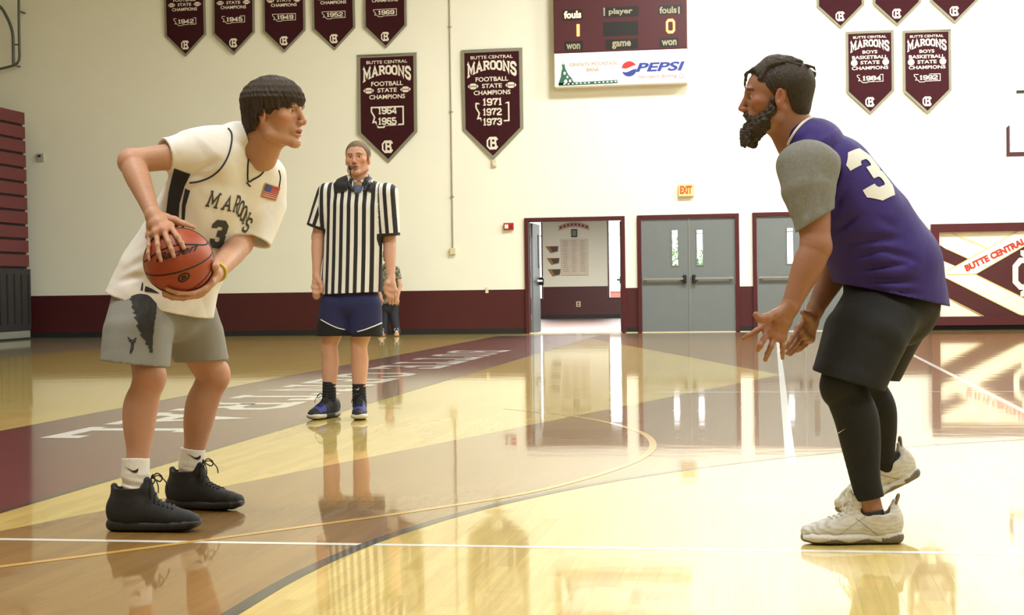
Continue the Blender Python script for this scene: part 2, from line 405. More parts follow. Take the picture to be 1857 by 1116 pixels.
# ---- far wall with three doorways
OPEN = [(-4.562, -2.677, 2.165), (-2.452, -.583, 2.17), (-.343, 1.53, 2.176)]
def wall_with_holes(x0, x1, z0, z1, ya, yb, holes):
    mb = MB(); x = x0
    for (a, b, t) in holes:
        if z0 < t:
            mb.box((x, ya, z0), (a, yb, z1))
            if z1 > t: mb.box((a, ya, t), (b, yb, z1))
            x = b
    mb.box((x, ya, z0), (x1, yb, z1)); return mb
struct('wall_back', wall_with_holes(-16.2, 12.2, 0, 9.2, YW, YW+.2, OPEN), M['cream'])
WZ = .83
struct('trim_1', wall_with_holes(-16.1, 12.1, .1, WZ, YW-.006, YW, [(a, b, 9) for a, b, t in OPEN]), M['maroon_wall'])
struct('baseboard_back', wall_with_holes(-16.1, 12.1, 0, .1, YW-.014, YW, [(a, b, 9) for a, b, t in OPEN]), M['rubber'])
struct('wall_left', MB().box((-16.4, -4, 0), (-16.2, YW, 9.2)), M['side'])
struct('wall_right', MB().box((12.2, -4, 0), (12.4, YW, 9.2)), M['cream'])
struct('wall_front', MB().box((-16.4, -4.2, 0), (12.4, -4, 9.2)), M['side'])
struct('ceiling', MB().box((-16.4, -4.2, 9.2), (12.4, YW+.2, 9.4)), M['ceil'])
# ---- doors
def leaf_mb(x0, x1, z1, ya, yb, hole=None):
    mb = MB()
    if hole is None: return mb.box((x0, ya, .012), (x1, yb, z1))
    a, b, c, d = hole
    mb.box((x0, ya, .012), (a, yb, z1)); mb.box((b, ya, .012), (x1, yb, z1)); mb.box((a, ya, .012), (b, yb, c)); mb.box((a, ya, d), (b, yb, z1)); return mb
def door_frame(n, k):
    a, b, t = OPEN[k]; r = structroot('door_%d' % n, ((a+b)/2, YW, 0))
    w = .075
    MB().bbox((a, YW-.045, 0), (a+w, YW+.2, t), .006).build('jamb', M['maroon'], r)
    MB().bbox((b-w, YW-.045, 0), (b, YW+.2, t), .006).build('jamb', M['maroon'], r)
    MB().bbox((a+w, YW-.045, t-w), (b-w, YW+.2, t), .006).build('frame_head', M['maroon'], r)
    return r, a+w, b-w, t-w
def closed_leaf(r, x0, x1, z1, hinge_left, panes=True):
    y0, y1 = YW-.01, YW+.035; mid = x1 if hinge_left else x0
    if hinge_left: hole = (x1-.31, x1-.21, 1.235, 1.88)
    else: hole = (x0+.145, x0+.245, 1.235, 1.88)
    lf = leaf_mb(x0+.004, x1-.004, z1-.005, y0, y1, hole).build('door_leaf', M['door'], r)
    fr = MB(); a, b, c, d = hole
    for lo, hi in (((a-.02, c-.02), (b+.02, c)), ((a-.02, d), (b+.02, d+.02)), ((a-.02, c), (a, d)), ((b, c), (b+.02, d))):
        fr.box((lo[0], y0-.008, lo[1]), (hi[0], y0+.0, hi[1]))
    fr.build('pane_bead', M['door'], lf)
    MB().box((a, y0+.018, c), (b, y0+.024, d)).build('pane', M['glass'], lf)
    bar = MB().bbox((x0+.06, y0-.075, .965), (x1-.1 if hinge_left else x1-.03, y0-.045, 1.005), .006)
    if hinge_left: bar = MB().bbox((x0+.03, y0-.075, .965), (x1-.1, y0-.045, 1.005), .006)
    else: bar = MB().bbox((x0+.1, y0-.075, .965), (x1-.03, y0-.045, 1.005), .006)
    for xx in ((x0+.08, x1-.14) if hinge_left else (x0+.14, x1-.08)): bar.box((xx-.02, y0-.05, .97), (xx+.02, y0, 1.0))
    bar.build('push_bar', M['steel'], lf)
    xx = x1-.085 if hinge_left else x0+.085
    MB().bbox((xx-.035, y0-.085, .90), (xx+.035, y0, 1.06), .02).build('latch_case', M['black'], lf)
r, a, b, t = door_frame(2, 1); m_ = (a+b)/2+.02
closed_leaf(r, a, m_, t, True); closed_leaf(r, m_, b, t, False)
MB().box((m_-.006, YW-.022, .02), (m_+.006, YW-.01, t-.01)).build('astragal', M['steel'], r)
r, a, b, t = door_frame(3, 2); m_ = (a+b)/2
closed_leaf(r, a, m_, t, True); closed_leaf(r, m_, b, t, False)
MB().box((m_-.006, YW-.022, .02), (m_+.006, YW-.01, t-.01)).build('astragal', M['steel'], r)
r, a, b, t = door_frame(1, 0)
MB().box((-4.56, YW-.02, 0), (1.53, YW+.2, .012)).build('threshold', M['ivory'], r)
for xh, lab in ((a, 1), (b, -1)):                      # two leaves swung into the lobby
    x0, x1 = (xh, xh+.045) if lab == 1 else (xh-.045, xh)
    lf = MB().box((x0, YW+.2, .012), (x1, YW+1.1, 1.235)).box((x0, YW+.2, 1.88), (x1, YW+1.1, t-.01)).box((x0, YW+.2, 1.235), (x1, YW+.82, 1.88)).box((x0, YW+.95, 1.235), (x1, YW+1.1, 1.88)).build('door_leaf', M['door'], r)
    MB().box((x0+.018, YW+.82, 1.235), (x0+.024, YW+.95, 1.88)).build('pane', M['glass'], lf)
    s = 1 if lab == 1 else -1; xf = x1 if lab == 1 else x0
    MB().bbox((min(xf, xf+s*.085), YW+.93, .90), (max(xf, xf+s*.085), YW+1.03, 1.06), .02).build('latch_case', M['black'], lf)
    MB().bbox((min(xf+s*.045, xf+s*.075), YW+.26, .965), (max(xf+s*.045, xf+s*.075), YW+.93, 1.005), .006).build('push_bar', M['steel'], lf)
    for zz in (.25, 1.05, 1.72): MB().cyl((x0 if lab == 1 else x1, YW+.19, zz), (0, 0, 1), .011, .11, 8).build('hinge', M['steel'], lf)
# ---- lobby beyond the doors
YL = 42.0
wins = [(-7.9, -6.24, .56, 2.75), (-4.38, -3.7, .56, 2.75), (-3.05, -1.45, .56, 2.75), (-.1, .95, .56, 2.75)]
mb = MB(); x = -12
for a, b, c, d in wins:
    mb.box((x, YL, 0), (a, YL+.2, 3.2)); mb.box((a, YL, 0), (b, YL+.2, c)); mb.box((a, YL, d), (b, YL+.2, 3.2)); x = b
mb.box((x, YL, 0), (8, YL+.2, 3.2)); struct('wall_rear', mb, M['cream'])
mb = MB(); x = -11.9
for a, b, c, d in wins:
    mb.box((x, YL-.006, .1), (a-.04, YL, .87)); mb.box((a-.04, YL-.006, .1), (b+.04, YL, c-.03)); x = b+.04
mb.box((x, YL-.006, .1), (7.9, YL, .87)); struct('trim_2', mb, M['maroon_wall'])
struct('baseboard_rear', MB().box((-11.9, YL-.014, 0), (7.9, YL, .1)), M['rubber'])
struct('wall_rear_left', MB().box((-12.2, YW+.2, 0), (-12, YL+.2, 3.2)), M['side'])
struct('wall_rear_right', MB().box((8, YW+.2, 0), (8.2, YL+.2, 3.2)), M['side'])
struct('ceiling', MB().box((-12.2, YW+.2, 3.2), (8.2, YL+.2, 3.35)), M['ceil'])
struct('floor', MB().box((-12, YW+.2, 0), (8, YL, .006)), M['lobbyfloor'])
for n, (a, b, c, d) in enumerate(wins):
    w = structroot('window_%d' % (n+1), ((a+b)/2, YL, c)); s = .035
    fr = MB().box((a-s, YL-.03, c-s), (b+s, YL+.05, c)).box((a-s, YL-.03, d), (b+s, YL+.05, d+s)).box((a-s, YL-.03, c), (a, YL+.05, d)).box((b, YL-.03, c), (b+s, YL+.05, d))
    fr.build('window_frame', M['maroon' if n < 2 else 'steel'], w)
    MB().box((a, YL, 2.25), (b, YL+.04, 2.28)).build('transom_bar', M['steel'], w)
    MB().box((a, YL+.015, c), (b, YL+.021, 2.25)).build('pane', M['glass'], w); MB().box((a, YL+.015, 2.28), (b, YL+.021, d)).build('pane', M['glass'], w)
struct('ground_outside', MB().box((-60, YL+.2, -.3), (60, 120, -.2)), M['pave'])

# ================================================================== THINGS ON THE WALLS
M['ban'] = mat('banner_maroon_cloth', (.038, .007, .010), .8, spec=.15, var=.12, bump=.1, bscale=200)
M['banb'] = mat('banner_grey_binding', (.22, .215, .155), .8, bump=.1, bscale=200)
M['print'] = mat('white_banner_print', (.72, .68, .58), .7, var=.06)
def wall_fn(y, x0, z0): return lambda a, b, h: (x0+a, y-h, z0+b)
MONT = [(-.62, .36), (.62, .36), (.62, -.40), (-.12, -.42), (-.14, -.5), (-.36, -.5), (-.46, -.26), (-.56, -.28), (-.5, -.06), (-.62, .18), (-.62, .36)]
def football_icon(cx_, cy_, s):
    return merge((np.array([(cx_+s*a, cy_+s*b) for a, b in [(-1, 0), (-.72, .33), (-.3, .52), (.3, .52), (.72, .33), (1, 0), (.72, -.33), (.3, -.52), (-.3, -.52), (-.72, -.33)]]), [tuple(range(10))]))
def emblem(cx_, cy_, s):
    c = stroke_poly([(.78, .5), (.5, .9), (-.5, .9), (-.9, .45), (-.9, -.45), (-.5, -.9), (.5, -.9), (.78, -.5)], .26)
    b = varsity('B', .2, .08, .12); b = fit(b, 1.15, 1.9, (.05, 0))
    v, f = merge(c, b); return v*s+np.array([cx_, cy_]), f
def arch(v, top, bot0, dip):
    """stretch lettering between a straight top and a bottom edge that rises in the middle"""
    v = v.copy(); hi = v[:, 1].max(); lo = v[:, 1].min(); t = (v[:, 1]-lo)/(hi-lo); W_ = np.abs(v[:, 0]).max()
    b = bot0+dip*(1-(v[:, 0]/W_)**2); tp = top+.02*(1-(v[:, 0]/W_)**2)
    v[:, 1] = b+(tp-b)*t; return v
def banner(x, ztop, wd, years, sport, label, group, lean=0):
    S = wd/1.16; H = 2.07*S; sh = 1.5*S; w = wd/2
    root = thing('pennant_banner', label, 'banner', (x, YW-.03, ztop-H), group)
    out = [(-w, 0), (-w, -sh), (0, -H), (w, -sh), (w, 0)]
    k = .062*S
    inn = [(-w+k, -k), (-w+k, -sh+k*.3), (0, -H+k*1.25), (w-k, -sh+k*.3), (w-k, -k)]
    bow = lambda u, v: .018*S*math.sin(3*u/S+x)+.012*math.sin(2.2*v/S+2*x)    # the cloth hangs slightly wavy
    def put(name, poly, d0, d1, m):
        fv, ff = cutgrid((np.array(poly), [tuple(range(len(poly)))]), .16*S)
        mb = MB(); n = len(fv)
        mb.add([(x+a, YW-.03-bow(a, b)-d1, ztop+b) for a, b in fv], ff); mb.add([(x+a, YW-.03-bow(a, b)-d0, ztop+b) for a, b in fv], [f[::-1] for f in ff])
        return mb.build(name, m, root)
    put('border', out, 0, .006, M['banb']); put('field', inn, .004, .009, M['ban'])
    MB().tube([(x-w, YW-.022, ztop-.012), (x+w, YW-.022, ztop-.012)], .011, 8).build('hanging_rod', M['banb'], root)
    L = []
    L.append(fit(text2d('BUTTE CENTRAL', .012), width=.80, height=.06, center=(0, -.155)))
    mv, mf = varsity('MAROONS', .22, .05, .12); mv, mf = fit((mv, mf), .94, .3); mv, mf = cutgrid((mv, mf), .06); L.append((arch(mv, -.215, -.585, .17), mf))
    y = -.585
    if sport == 'FOOTBALL':
        L.append(fit(text2d('FOOTBALL', .02), width=.62, height=.085, center=(0, y+.02)))
        L.append(fit(text2d('STATE', .02), width=.38, height=.08, center=(0, y-.105))); L.append(fit(text2d('CHAMPIONS', .02), width=.70, height=.085, center=(0, y-.23)))
        for s in (-1, 1): L.append(football_icon(s*.36, y-.105, .105))
    else:
        L.append(fit(text2d('BOYS', .02), width=.36, height=.08, center=(0, y+.06))); L.append(fit(text2d('BASKETBALL', .02), width=.86, height=.085, center=(0, y-.07)))
        L.append(fit(text2d('STATE', .02), width=.46, height=.085, center=(0, y-.20))); L.append(fit(text2d('CHAMPIONS', .02), width=.88, height=.085, center=(0, y-.335)))
        for s in (-1, 1): L.append(ellipse2d(s*.38, y-.20, .08, .08))
    zc = {1: -1.13, 2: -1.17, 3: -1.17}[max(1, len(years))] if sport == 'FOOTBALL' else -1.17
    hh = .25 if len(years) < 2 else .50
    lw = .028 if len(years) > 1 else .014
    mp = stroke_poly([(a*.5, zc+b*hh*.88) for a, b in MONT], lw)
    L.append(mp)
    gap = {1: 0, 2: .20, 3: .185}[max(1, len(years))]
    Y_ = []
    for i, s in enumerate(years):
        cy = zc+((len(years)-1)/2-i)*gap
        pl = .36 if len(years) > 1 else .44
        Y_.append(fit(varsity(s, .2, .07, .14), width=pl, height=.15 if len(years) > 1 else .125, center=(0 if len(years) > 1 else .035, cy)))
    if len(years) > 1 and years:                       # maroon patches keep the numerals clear of the outline
        bv = [cutgrid(x_, .05) for x_ in [(np.array([(-.21, zc+((len(years)-1)/2-i)*gap-.09), (.21, zc+((len(years)-1)/2-i)*gap-.09), (.21, zc+((len(years)-1)/2-i)*gap+.09), (-.21, zc+((len(years)-1)/2-i)*gap+.09)]), [(0, 1, 2, 3)]) for i in range(len(years))]]
        v, f = merge(*bv); print_on('numeral_ground', (v*S, f), lambda a, b, h: (x+a, YW-.042-bow(a, b)-h, ztop+b), M['ban'], root)
    if sport == 'FOOTBALL':
        for s in (-1, 1):
            lc = merge((np.array([(s*.36-.05, y-.112), (s*.36+.05, y-.112), (s*.36+.05, y-.098), (s*.36-.05, y-.098)]), [(0, 1, 2, 3)]), *[(np.array([(s*.36+q-.006, y-.15), (s*.36+q+.006, y-.15), (s*.36+q+.006, y-.06), (s*.36+q-.006, y-.06)]), [(0, 1, 2, 3)]) for q in (-.066, .066)])
            print_on('ball_laces', (lc[0]*S, lc[1]), lambda a, b, h: (x+a, YW-.0435-bow(a, b)-h, ztop+b), M['ban'], root)
    v, f = merge(*L); print_on('lettering', (v*S, f), lambda a, b, h: (x+a, YW-.0405-bow(a, b)-h, ztop+b), M['print'], root)
    if Y_: v, f = merge(*Y_); print_on('year', (v*S, f), lambda a, b, h: (x+a, YW-.046-bow(a, b)-h, ztop+b), M['print'], root)
    v, f = emblem(0, -1.76, .115); print_on('crest', (v*S, f), lambda a, b, h: (x+a, YW-.0405-bow(a, b)-h, ztop+b), M['print'], root)
    return root
def ban_at(tipx, tipy, wd, *a):
    p = at(tipx, tipy, YW-.03); H = 2.07*wd/1.16; banner(p[0], p[2]+H, wd, *a)
g1 = 'maroon football banners in the upper row on the left'
for (tx, ty, yr, wh) in [(337, 103, '1942', 'leftmost football banner of the top row, dimly lit'), (425, 99.5, '1945', 'second football banner from the left in the top row'), (516, 95.5, '1949', 'middle football banner of the five in the top row'), (606, 91.5, '1952', 'fourth football banner from the left in the top row'), (699.5, 88, '1969', 'top row football banner right above the large 1964 banner')]:
    ban_at(tx, ty, .845, [yr], 'FOOTBALL', wh+', dated '+yr, g1)
ban_at(704, 296, 1.165, ['1964', '1965'], 'FOOTBALL', 'large maroon football banner with the years 1964 and 1965 behind the referee', 'large maroon football banners')
ban_at(894.5, 290, 1.165, ['1971', '1972', '1973'], 'FOOTBALL', 'large maroon football banner listing 1971, 1972 and 1973 left of the scoreboard', 'large maroon football banners')
g2 = 'maroon banners in the upper row on the right'
for (tx, ty, wh) in [(1524.5, 52.5, 'leftmost'), (1627, 48, 'middle'), (1731.5, 43.5, 'rightmost')]:
    ban_at(tx, ty, .845, [], 'BASKETBALL', '%s of three maroon basketball banners hung over the dated pair' % wh, g2)
for (tx, ty, yr, wh) in [(1578.5, 208, '1984', 'left one of two maroon boys basketball banners, dated 1984'), (1682, 207, '1992', 'right one of two maroon boys basketball banners, dated 1992')]:
    ban_at(tx, ty, .845, [yr], 'BASKETBALL', wh, 'boys basketball banners')

# ---- scoreboard
M['sb'] = mat('scoreboard_maroon', (.060, .009, .013), .5, var=.15, vscale=20)
M['sbk'] = mat('scoreboard_black', (.012, .012, .012), .4)
M['lit'] = mat('lit_digit', (.9, .3, .1), .5, emit=(1, .20, .035), estr=4)
M['litw'] = mat('lit_caption', (.8, .5, .3), .5, emit=(1, .55, .25), estr=1.6)
M['cap'] = mat('unlit_caption', (.33, .31, .20), .5)
M['spw'] = mat('sponsor_panel_white', (.80, .79, .74), .4)
M['red'] = mat('red_print', (.50, .03, .03), .5); M['blue'] = mat('blue_print', (.03, .05, .27), .5); M['green'] = mat('green_print', (.03, .12, .09), .5); M['brown'] = mat('brown_print', (.40, .22, .13), .5)
sx0, sx1, sz0, szm, sz1 = -3.925, -1.482, 4.56, 5.185, 6.75; yd = YW-.26
sb = thing('scoreboard', 'maroon basketball scoreboard with lit digits and a white sponsor panel', 'scoreboard', ((sx0+sx1)/2, YW-.1, sz0))
MB().bbox((sx0, yd, szm), (sx1, YW-.005, sz1), .012).build('case', M['sb'], sb)
MB().bbox((sx0, yd, sz0), (sx1, YW-.005, szm-.004), .010).build('sponsor_panel', M['spw'], sb)
def sp(px, py): p = at(px, py, yd); return p[0], p[2]
def sfit(vf, px0, px1, pya, pyb):
    a, c = sp(px0, pyb); b, d = sp(px1, pya); return fit(vf, abs(b-a), abs(d-c), ((a+b)/2, (c+d)/2))
ON = lambda d: (lambda a, b, h: (a, yd-d-h, b))
for (a, b, c, d) in [(1020, 1056, 17, 38), (1094, 1158, 11, 32), (1194, 1237, 8, 27), (1024, 1057, 74, 92), (1098, 1157, 70, 90), (1196, 1230, 68, 86), (1094, 1157, 38, 66)]:
    v, f = sfit((np.array([(0, 0), (1, 0), (1, 1), (0, 1)], float), [(0, 1, 2, 3)]), a, b, c, d); print_on('caption_plate', (v, f), ON(.002), M['sbk'], sb)
for s, a, b, c, d, m in [('fouls', 1023, 1054, 19, 34, 'litw'), ('player', 1104, 1147, 14, 29, 'cap'), ('fouls', 1196, 1227, 11, 25, 'cap'), ('won', 1027, 1052, 79, 90, 'cap'), ('game', 1110, 1144, 74, 89, 'cap'), ('won', 1200, 1227, 72, 83, 'cap')]:
    print_on('caption', sfit(text2d(s, .03), a, b, c, d), ON(.004), M[m], sb)
for a, b, c, d in [(1094.5, 1097, 14, 29), (1230, 1232.5, 12, 25)]:
    print_on('caption', sfit((np.array([(0, 0), (1, 0), (1, 1), (0, 1)], float), [(0, 1, 2, 3)]), a, b, c, d), ON(.004), M['cap'], sb)
print_on('digit', sfit((np.array([(0, 0), (1, 0), (1, 1), (0, 1)], float), [(0, 1, 2, 3)]), 1046, 1051, 44, 66), ON(.006), M['lit'], sb)
print_on('digit', sfit(stroke_poly([(.15, .2), (.15, .8), (.3, .95), (.7, .95), (.85, .8), (.85, .2), (.7, .05), (.3, .05), (.15, .2)], .2), 1208, 1224, 34, 61), ON(.006), M['lit'], sb)
# sponsor print
print_on('sponsor_lettering', sfit(text2d('GRANITE'), 1033, 1070, 113.3, 120.8), ON(.003), M['brown'], sb); print_on('sponsor_lettering', sfit(text2d('MOUNTAIN'), 1073, 1118, 111, 119.5), ON(.003), M['brown'], sb); print_on('sponsor_lettering', sfit(text2d('BANK', .004), 1064, 1087, 122.5, 130), ON(.003), M['brown'], sb)
rockpx = [(1013, 154), (1014, 148), (1017, 140), (1018, 130), (1020, 124), (1019, 118), (1022, 113), (1024, 117), (1025, 124), (1028, 130), (1031, 136), (1036, 141), (1040, 148), (1042, 153)]
print_on('sponsor_emblem', (np.array([sp(*q) for q in rockpx]), [tuple(range(len(rockpx)))]), ON(.003), M['green'], sb)
bar = [(1013, 151), (1120, 145), (1120, 151), (1013, 156)]
print_on('sponsor_stripe', (np.array([sp(*q) for q in bar]), [(0, 1, 2, 3)]), ON(.003), M['green'], sb)
tag_ = [print_on('sponsor_emblem', q, ON(.005), M['spw'], sb) for q in [ellipse2d(*sp(px_, py_), r*.8, r, 8) for px_, py_, r in [(1024, 133, .03), (1029, 140, .025), (1026, 148, .04), (1034, 147, .03), (1022, 116, .015)]]]
tk = merge(*[sfit((np.array([(0, 0), (1, 0), (1, 1), (0, 1)], float), [(0, 1, 2, 3)]), 1022+i*7.4+(4 if i > 6 else 0), 1025.5+i*7.4+(4 if i > 6 else 0), 151.6-i*.42, 153.9-i*.42) for i in range(13)])
tag(print_on('stripe_tick', tk, ON(.005), M['spw'], sb), kind='stuff')
cxp, czp = sp(1141, 125); Rg = .140
def gl(fn, m, d):
    t = np.linspace(-1, 1, 21); print_on('globe_mark', (np.array(fn(t)), [tuple(range(2*len(t)))]), ON(d), m, sb)
wv = lambda x, o: o+.16*math.sin(2.6*x-.4)+.05*x
arcU = lambda t, lo: [(cxp+Rg*a, czp+Rg*math.sqrt(max(0, 1-a*a))) for a in t]+[(cxp+Rg*a, czp+Rg*max(-math.sqrt(max(0, 1-a*a)), min(math.sqrt(max(0, 1-a*a)), wv(a, .24)))) for a in t[::-1]]
arcD = lambda t, lo: [(cxp+Rg*a, czp-Rg*math.sqrt(max(0, 1-a*a))) for a in t]+[(cxp+Rg*a, czp+Rg*max(-math.sqrt(max(0, 1-a*a)), min(math.sqrt(max(0, 1-a*a)), wv(a, -.24)))) for a in t[::-1]]
gl(lambda t: arcU(t, 0), M['red'], .003); gl(lambda t: arcD(t, 0), M['blue'], .003)
pv, pf = text2d('PEPSI', .035, .25); print_on('sponsor_lettering', sfit((pv, pf), 1153, 1242, 111, 131), ON(.003), M['blue'], sb)

for wd_, a_, b_ in (('Harrington', 1158, 1195), ('Bottling', 1200, 1228), ('Co.', 1232, 1241)): print_on('sponsor_script', sfit(text2d(wd_, .0, .3), a_, b_, 135-(a_-1158)*.03, 144-(a_-1158)*.03), ON(.003), M['red'], sb)

# ---- exit sign, alarm, boxes, conduit
e0, e1 = at(1230, 335, YW), at(1259, 357, YW)
ex = thing('exit_sign', 'small lit exit sign with red letters above the middle doors', 'sign', ((e0[0]+e1[0])/2, YW-.04, e1[2]))
MB().bbox((e0[0], YW-.08, e1[2]), (e1[0], YW-.004, e0[2]), .012).build('sign_case', mat('exit_case', (.62, .50, .22), .5, emit=(1, .8, .4), estr=.08), ex)
print_on('sign_lettering', fit(text2d('EXIT', .05), .22, .15, ((e0[0]+e1[0])/2, (e0[2]+e1[2])/2+.01)), lambda a, b, h: (a, YW-.083-h, b), mat('exit_red', (.60, .07, .01), .5, emit=(1, .15, .02), estr=.12), ex)
def wallbox(name, label, cat, px0, px1, py0, py1, dep, m, extra=None):
    a = at(px0, py0, YW); b = at(px1, py1, YW); r = thing(name, label, cat, ((a[0]+b[0])/2, YW, b[2]))
    MB().bbox((a[0], YW-dep, b[2]), (b[0], YW-.004, a[2]), .006).build('case', m, r)
    if extra: extra(r, a, b, dep)
    return r
def alarm_x(r, a, b, d):
    MB().bbox((a[0]+.02, YW-d-.02, b[2]+.02), (a[0]+.09, YW-d, a[2]-.03), .005).build('strobe', M['white'], r)
    print_on('grille_slot', merge(*[(np.array([(a[0]+.11, b[2]+.03+i*.022), (b[0]-.02, b[2]+.03+i*.022), (b[0]-.02, b[2]+.038+i*.022), (a[0]+.11, b[2]+.038+i*.022)]), [(0, 1, 2, 3)]) for i in range(3)]), lambda u, v, h: (u, YW-d-.002-h, v), M['black'], r)
wallbox('fire_alarm', 'small red fire alarm horn on the cream wall beside the open door', 'alarm', 914, 932, 405, 417, .06, M['maroon_wall'] if False else mat('alarm_red', (.38, .02, .02), .4), alarm_x)
def slot_x(r, a, b, d):
    cx_ = (a[0]+b[0])/2
    for s in (-.25, .25):
        zc = (a[2]+b[2])/2+s*(a[2]-b[2]); MB().bbox((cx_-.015, YW-d-.003, zc-.012), (cx_+.015, YW-d, zc+.012), .001).build('socket', M['white'], r)
wallbox('wall_outlet', 'small ivory outlet plate on the maroon band right of the referee', 'outlet', 880, 886, 522, 532, .015, M['ivory'], slot_x)
wallbox('sensor_box', 'small cream box under the tip of the 1971 banner', 'wall box', 893, 901, 291, 303, .05, M['ivory'], lambda r, a, b, d: MB().bbox((a[0]+.02, YW-d-.012, b[2]+.03), (b[0]-.02, YW-d, b[2]+.06), .003).build('cover', M['white'], r))
wallbox('thermostat', 'small grey thermostat on the dim wall right of the bleachers', 'thermostat', 68, 81, 279, 293, .04, mat('thermostat_grey', (.42, .40, .32), .5), lambda r, a, b, d: MB().bbox((a[0]+.03, YW-d-.01, a[2]-.07), (a[0]+.09, YW-d, a[2]-.03), .003).build('dial', M['black'], r))
c0 = at(822, 462, YW); cz = at(822, 450, YW)[2]
cd = thing('conduit', 'thin grey vertical conduit ending in a small box between the two large banners', 'conduit', (c0[0], YW, c0[2]))
MB().tube([(c0[0], YW-.016, cz-.01), (c0[0], YW-.016, 9.15)], .013, 8).build('pipe', mat('conduit_paint', (.36, .34, .26), .6), cd)
for zz in (2.6, 4.2, 5.8, 7.4): MB().bbox((c0[0]-.035, YW-.032, zz-.012), (c0[0]+.035, YW-.004, zz+.012), .003).build('strap', M['steel'], cd)
MB().bbox((c0[0]-.055, YW-.06, c0[2]), (c0[0]+.055, YW-.004, cz), .006).build('junction_box', M['ivory'], cd)

# ---- lobby wall displays
YL_ = YL-.02
for i, (a, b, c, d) in enumerate([(990, 1013, 447, 459), (992, 1015, 468.5, 480), (994, 1017, 488.5, 501)]):
    p = at(a, c, YL_); q = at(b, d, YL_); r = thing('award_plaque', '%s of three tapered brown and black plaques on the lobby wall' % ['topmost', 'middle', 'lowest'][i], 'plaque', ((p[0]+q[0])/2, YL_, q[2]), 'tapered plaques in the lobby')
    MB().prism([(p[0], p[2]), (q[0], p[2]), (q[0]-.02, q[2]+.04), (p[0]+.13, q[2])], lambda u, v, h: (u, YL_-h, v), .02).build('board', mat('plaque_brown', (.34, .15, .05), .5, var=.3), r)
    MB().prism([(p[0]+.1, p[2]-.015), (q[0]-.015, p[2]-.015), (q[0]-.03, q[2]+.06), (p[0]+.19, q[2]+.03)], lambda u, v, h: (u, YL_-.02-h, v), .006).build('photo_panel', mat('plaque_dark', (.05, .05, .045), .4, var=.4, vscale=30), r)
p = at(1036, 416, YL_); q = at(1047, 430, YL_); r = thing('framed_picture', 'small dark square framed picture on the lobby wall', 'picture', ((p[0]+q[0])/2, YL_, q[2]))
MB().bbox((p[0], YL_-.03, q[2]), (q[0], YL_, p[2]), .006).build('frame', M['black'], r); MB().box((p[0]+.025, YL_-.034, q[2]+.03), (q[0]-.025, YL_-.03, p[2]-.03)).build('print', mat('picture_print', (.20, .19, .17), .5, var=.5, vscale=25), r)
p = at(1017, 434, YL_); q = at(1067, 499, YL_); r = thing('roster_board', 'pale honour roll board with faint rows of print on the lobby wall', 'board', ((p[0]+q[0])/2, YL_, q[2]))
MB().bbox((p[0], YL_-.014, q[2]), (q[0], YL_, p[2]), .004).build('board', mat('roster_cream', (.66, .60, .50), .7), r)
tag(print_on('printed_rows', merge(*[(np.array([(p[0]+.05+c*.24, p[2]-.06-k*.052), (p[0]+.05+c*.24+RNG.uniform(.11, .2), p[2]-.06-k*.052), (p[0]+.05+c*.24+.11, p[2]-.045-k*.052), (p[0]+.05+c*.24, p[2]-.045-k*.052)]), [(0, 1, 2, 3)]) for c in range(3) for k in range(17)]), lambda u, v, h: (u, YL_-.016-h, v), mat('roster_print', (.38, .33, .28), .7), r), kind='stuff')
p = at(1013, 403, YL_); q = at(1068, 413, YL_); r = thing('arched_sign', 'faint maroon arched heading above the small picture in the lobby', 'sign', ((p[0]+q[0])/2, YL_, q[2]))
t = np.linspace(-1, 1, 15); xc = (p[0]+q[0])/2; hw = (q[0]-p[0])/2
MB().prism([(xc+hw*a, p[2]-.01-.10*a*a) for a in t]+[(xc+hw*a, p[2]-.14-.10*a*a) for a in t[::-1]], lambda u, v, h: (u, YL_-h, v), .012).build('heading_board', mat('heading_tan', (.52, .36, .28), .7), r)
tag(print_on('heading_bar', merge(*[(np.array([(xc+hw*a-.03, p[2]-.105-.1*a*a), (xc+hw*a+.03, p[2]-.105-.1*a*a), (xc+hw*a+.03, p[2]-.045-.1*a*a), (xc+hw*a-.03, p[2]-.045-.1*a*a)]), [(0, 1, 2, 3)]) for a in np.linspace(-.85, .85, 8)]), lambda u, v, h: (u, YL_-.014-h, v), mat('heading_maroon', (.22, .05, .05), .7), r), kind='stuff')
p = at(1045, 547, YL_); q = at(1053, 557, YL_); r = thing('lobby_outlet', 'ivory outlet plate on the maroon lobby wall', 'outlet', ((p[0]+q[0])/2, YL_, q[2]))
MB().bbox((p[0], YL_-.015, q[2]), (q[0], YL_, p[2]), .004).build('plate', M['ivory'], r); 
for s in (.3, .7): MB().bbox(((p[0]+q[0])/2-.03, YL_-.019, q[2]+s*(p[2]-q[2])-.02), ((p[0]+q[0])/2+.03, YL_-.015, q[2]+s*(p[2]-q[2])+.02), .002).build('socket', M['black'], r)
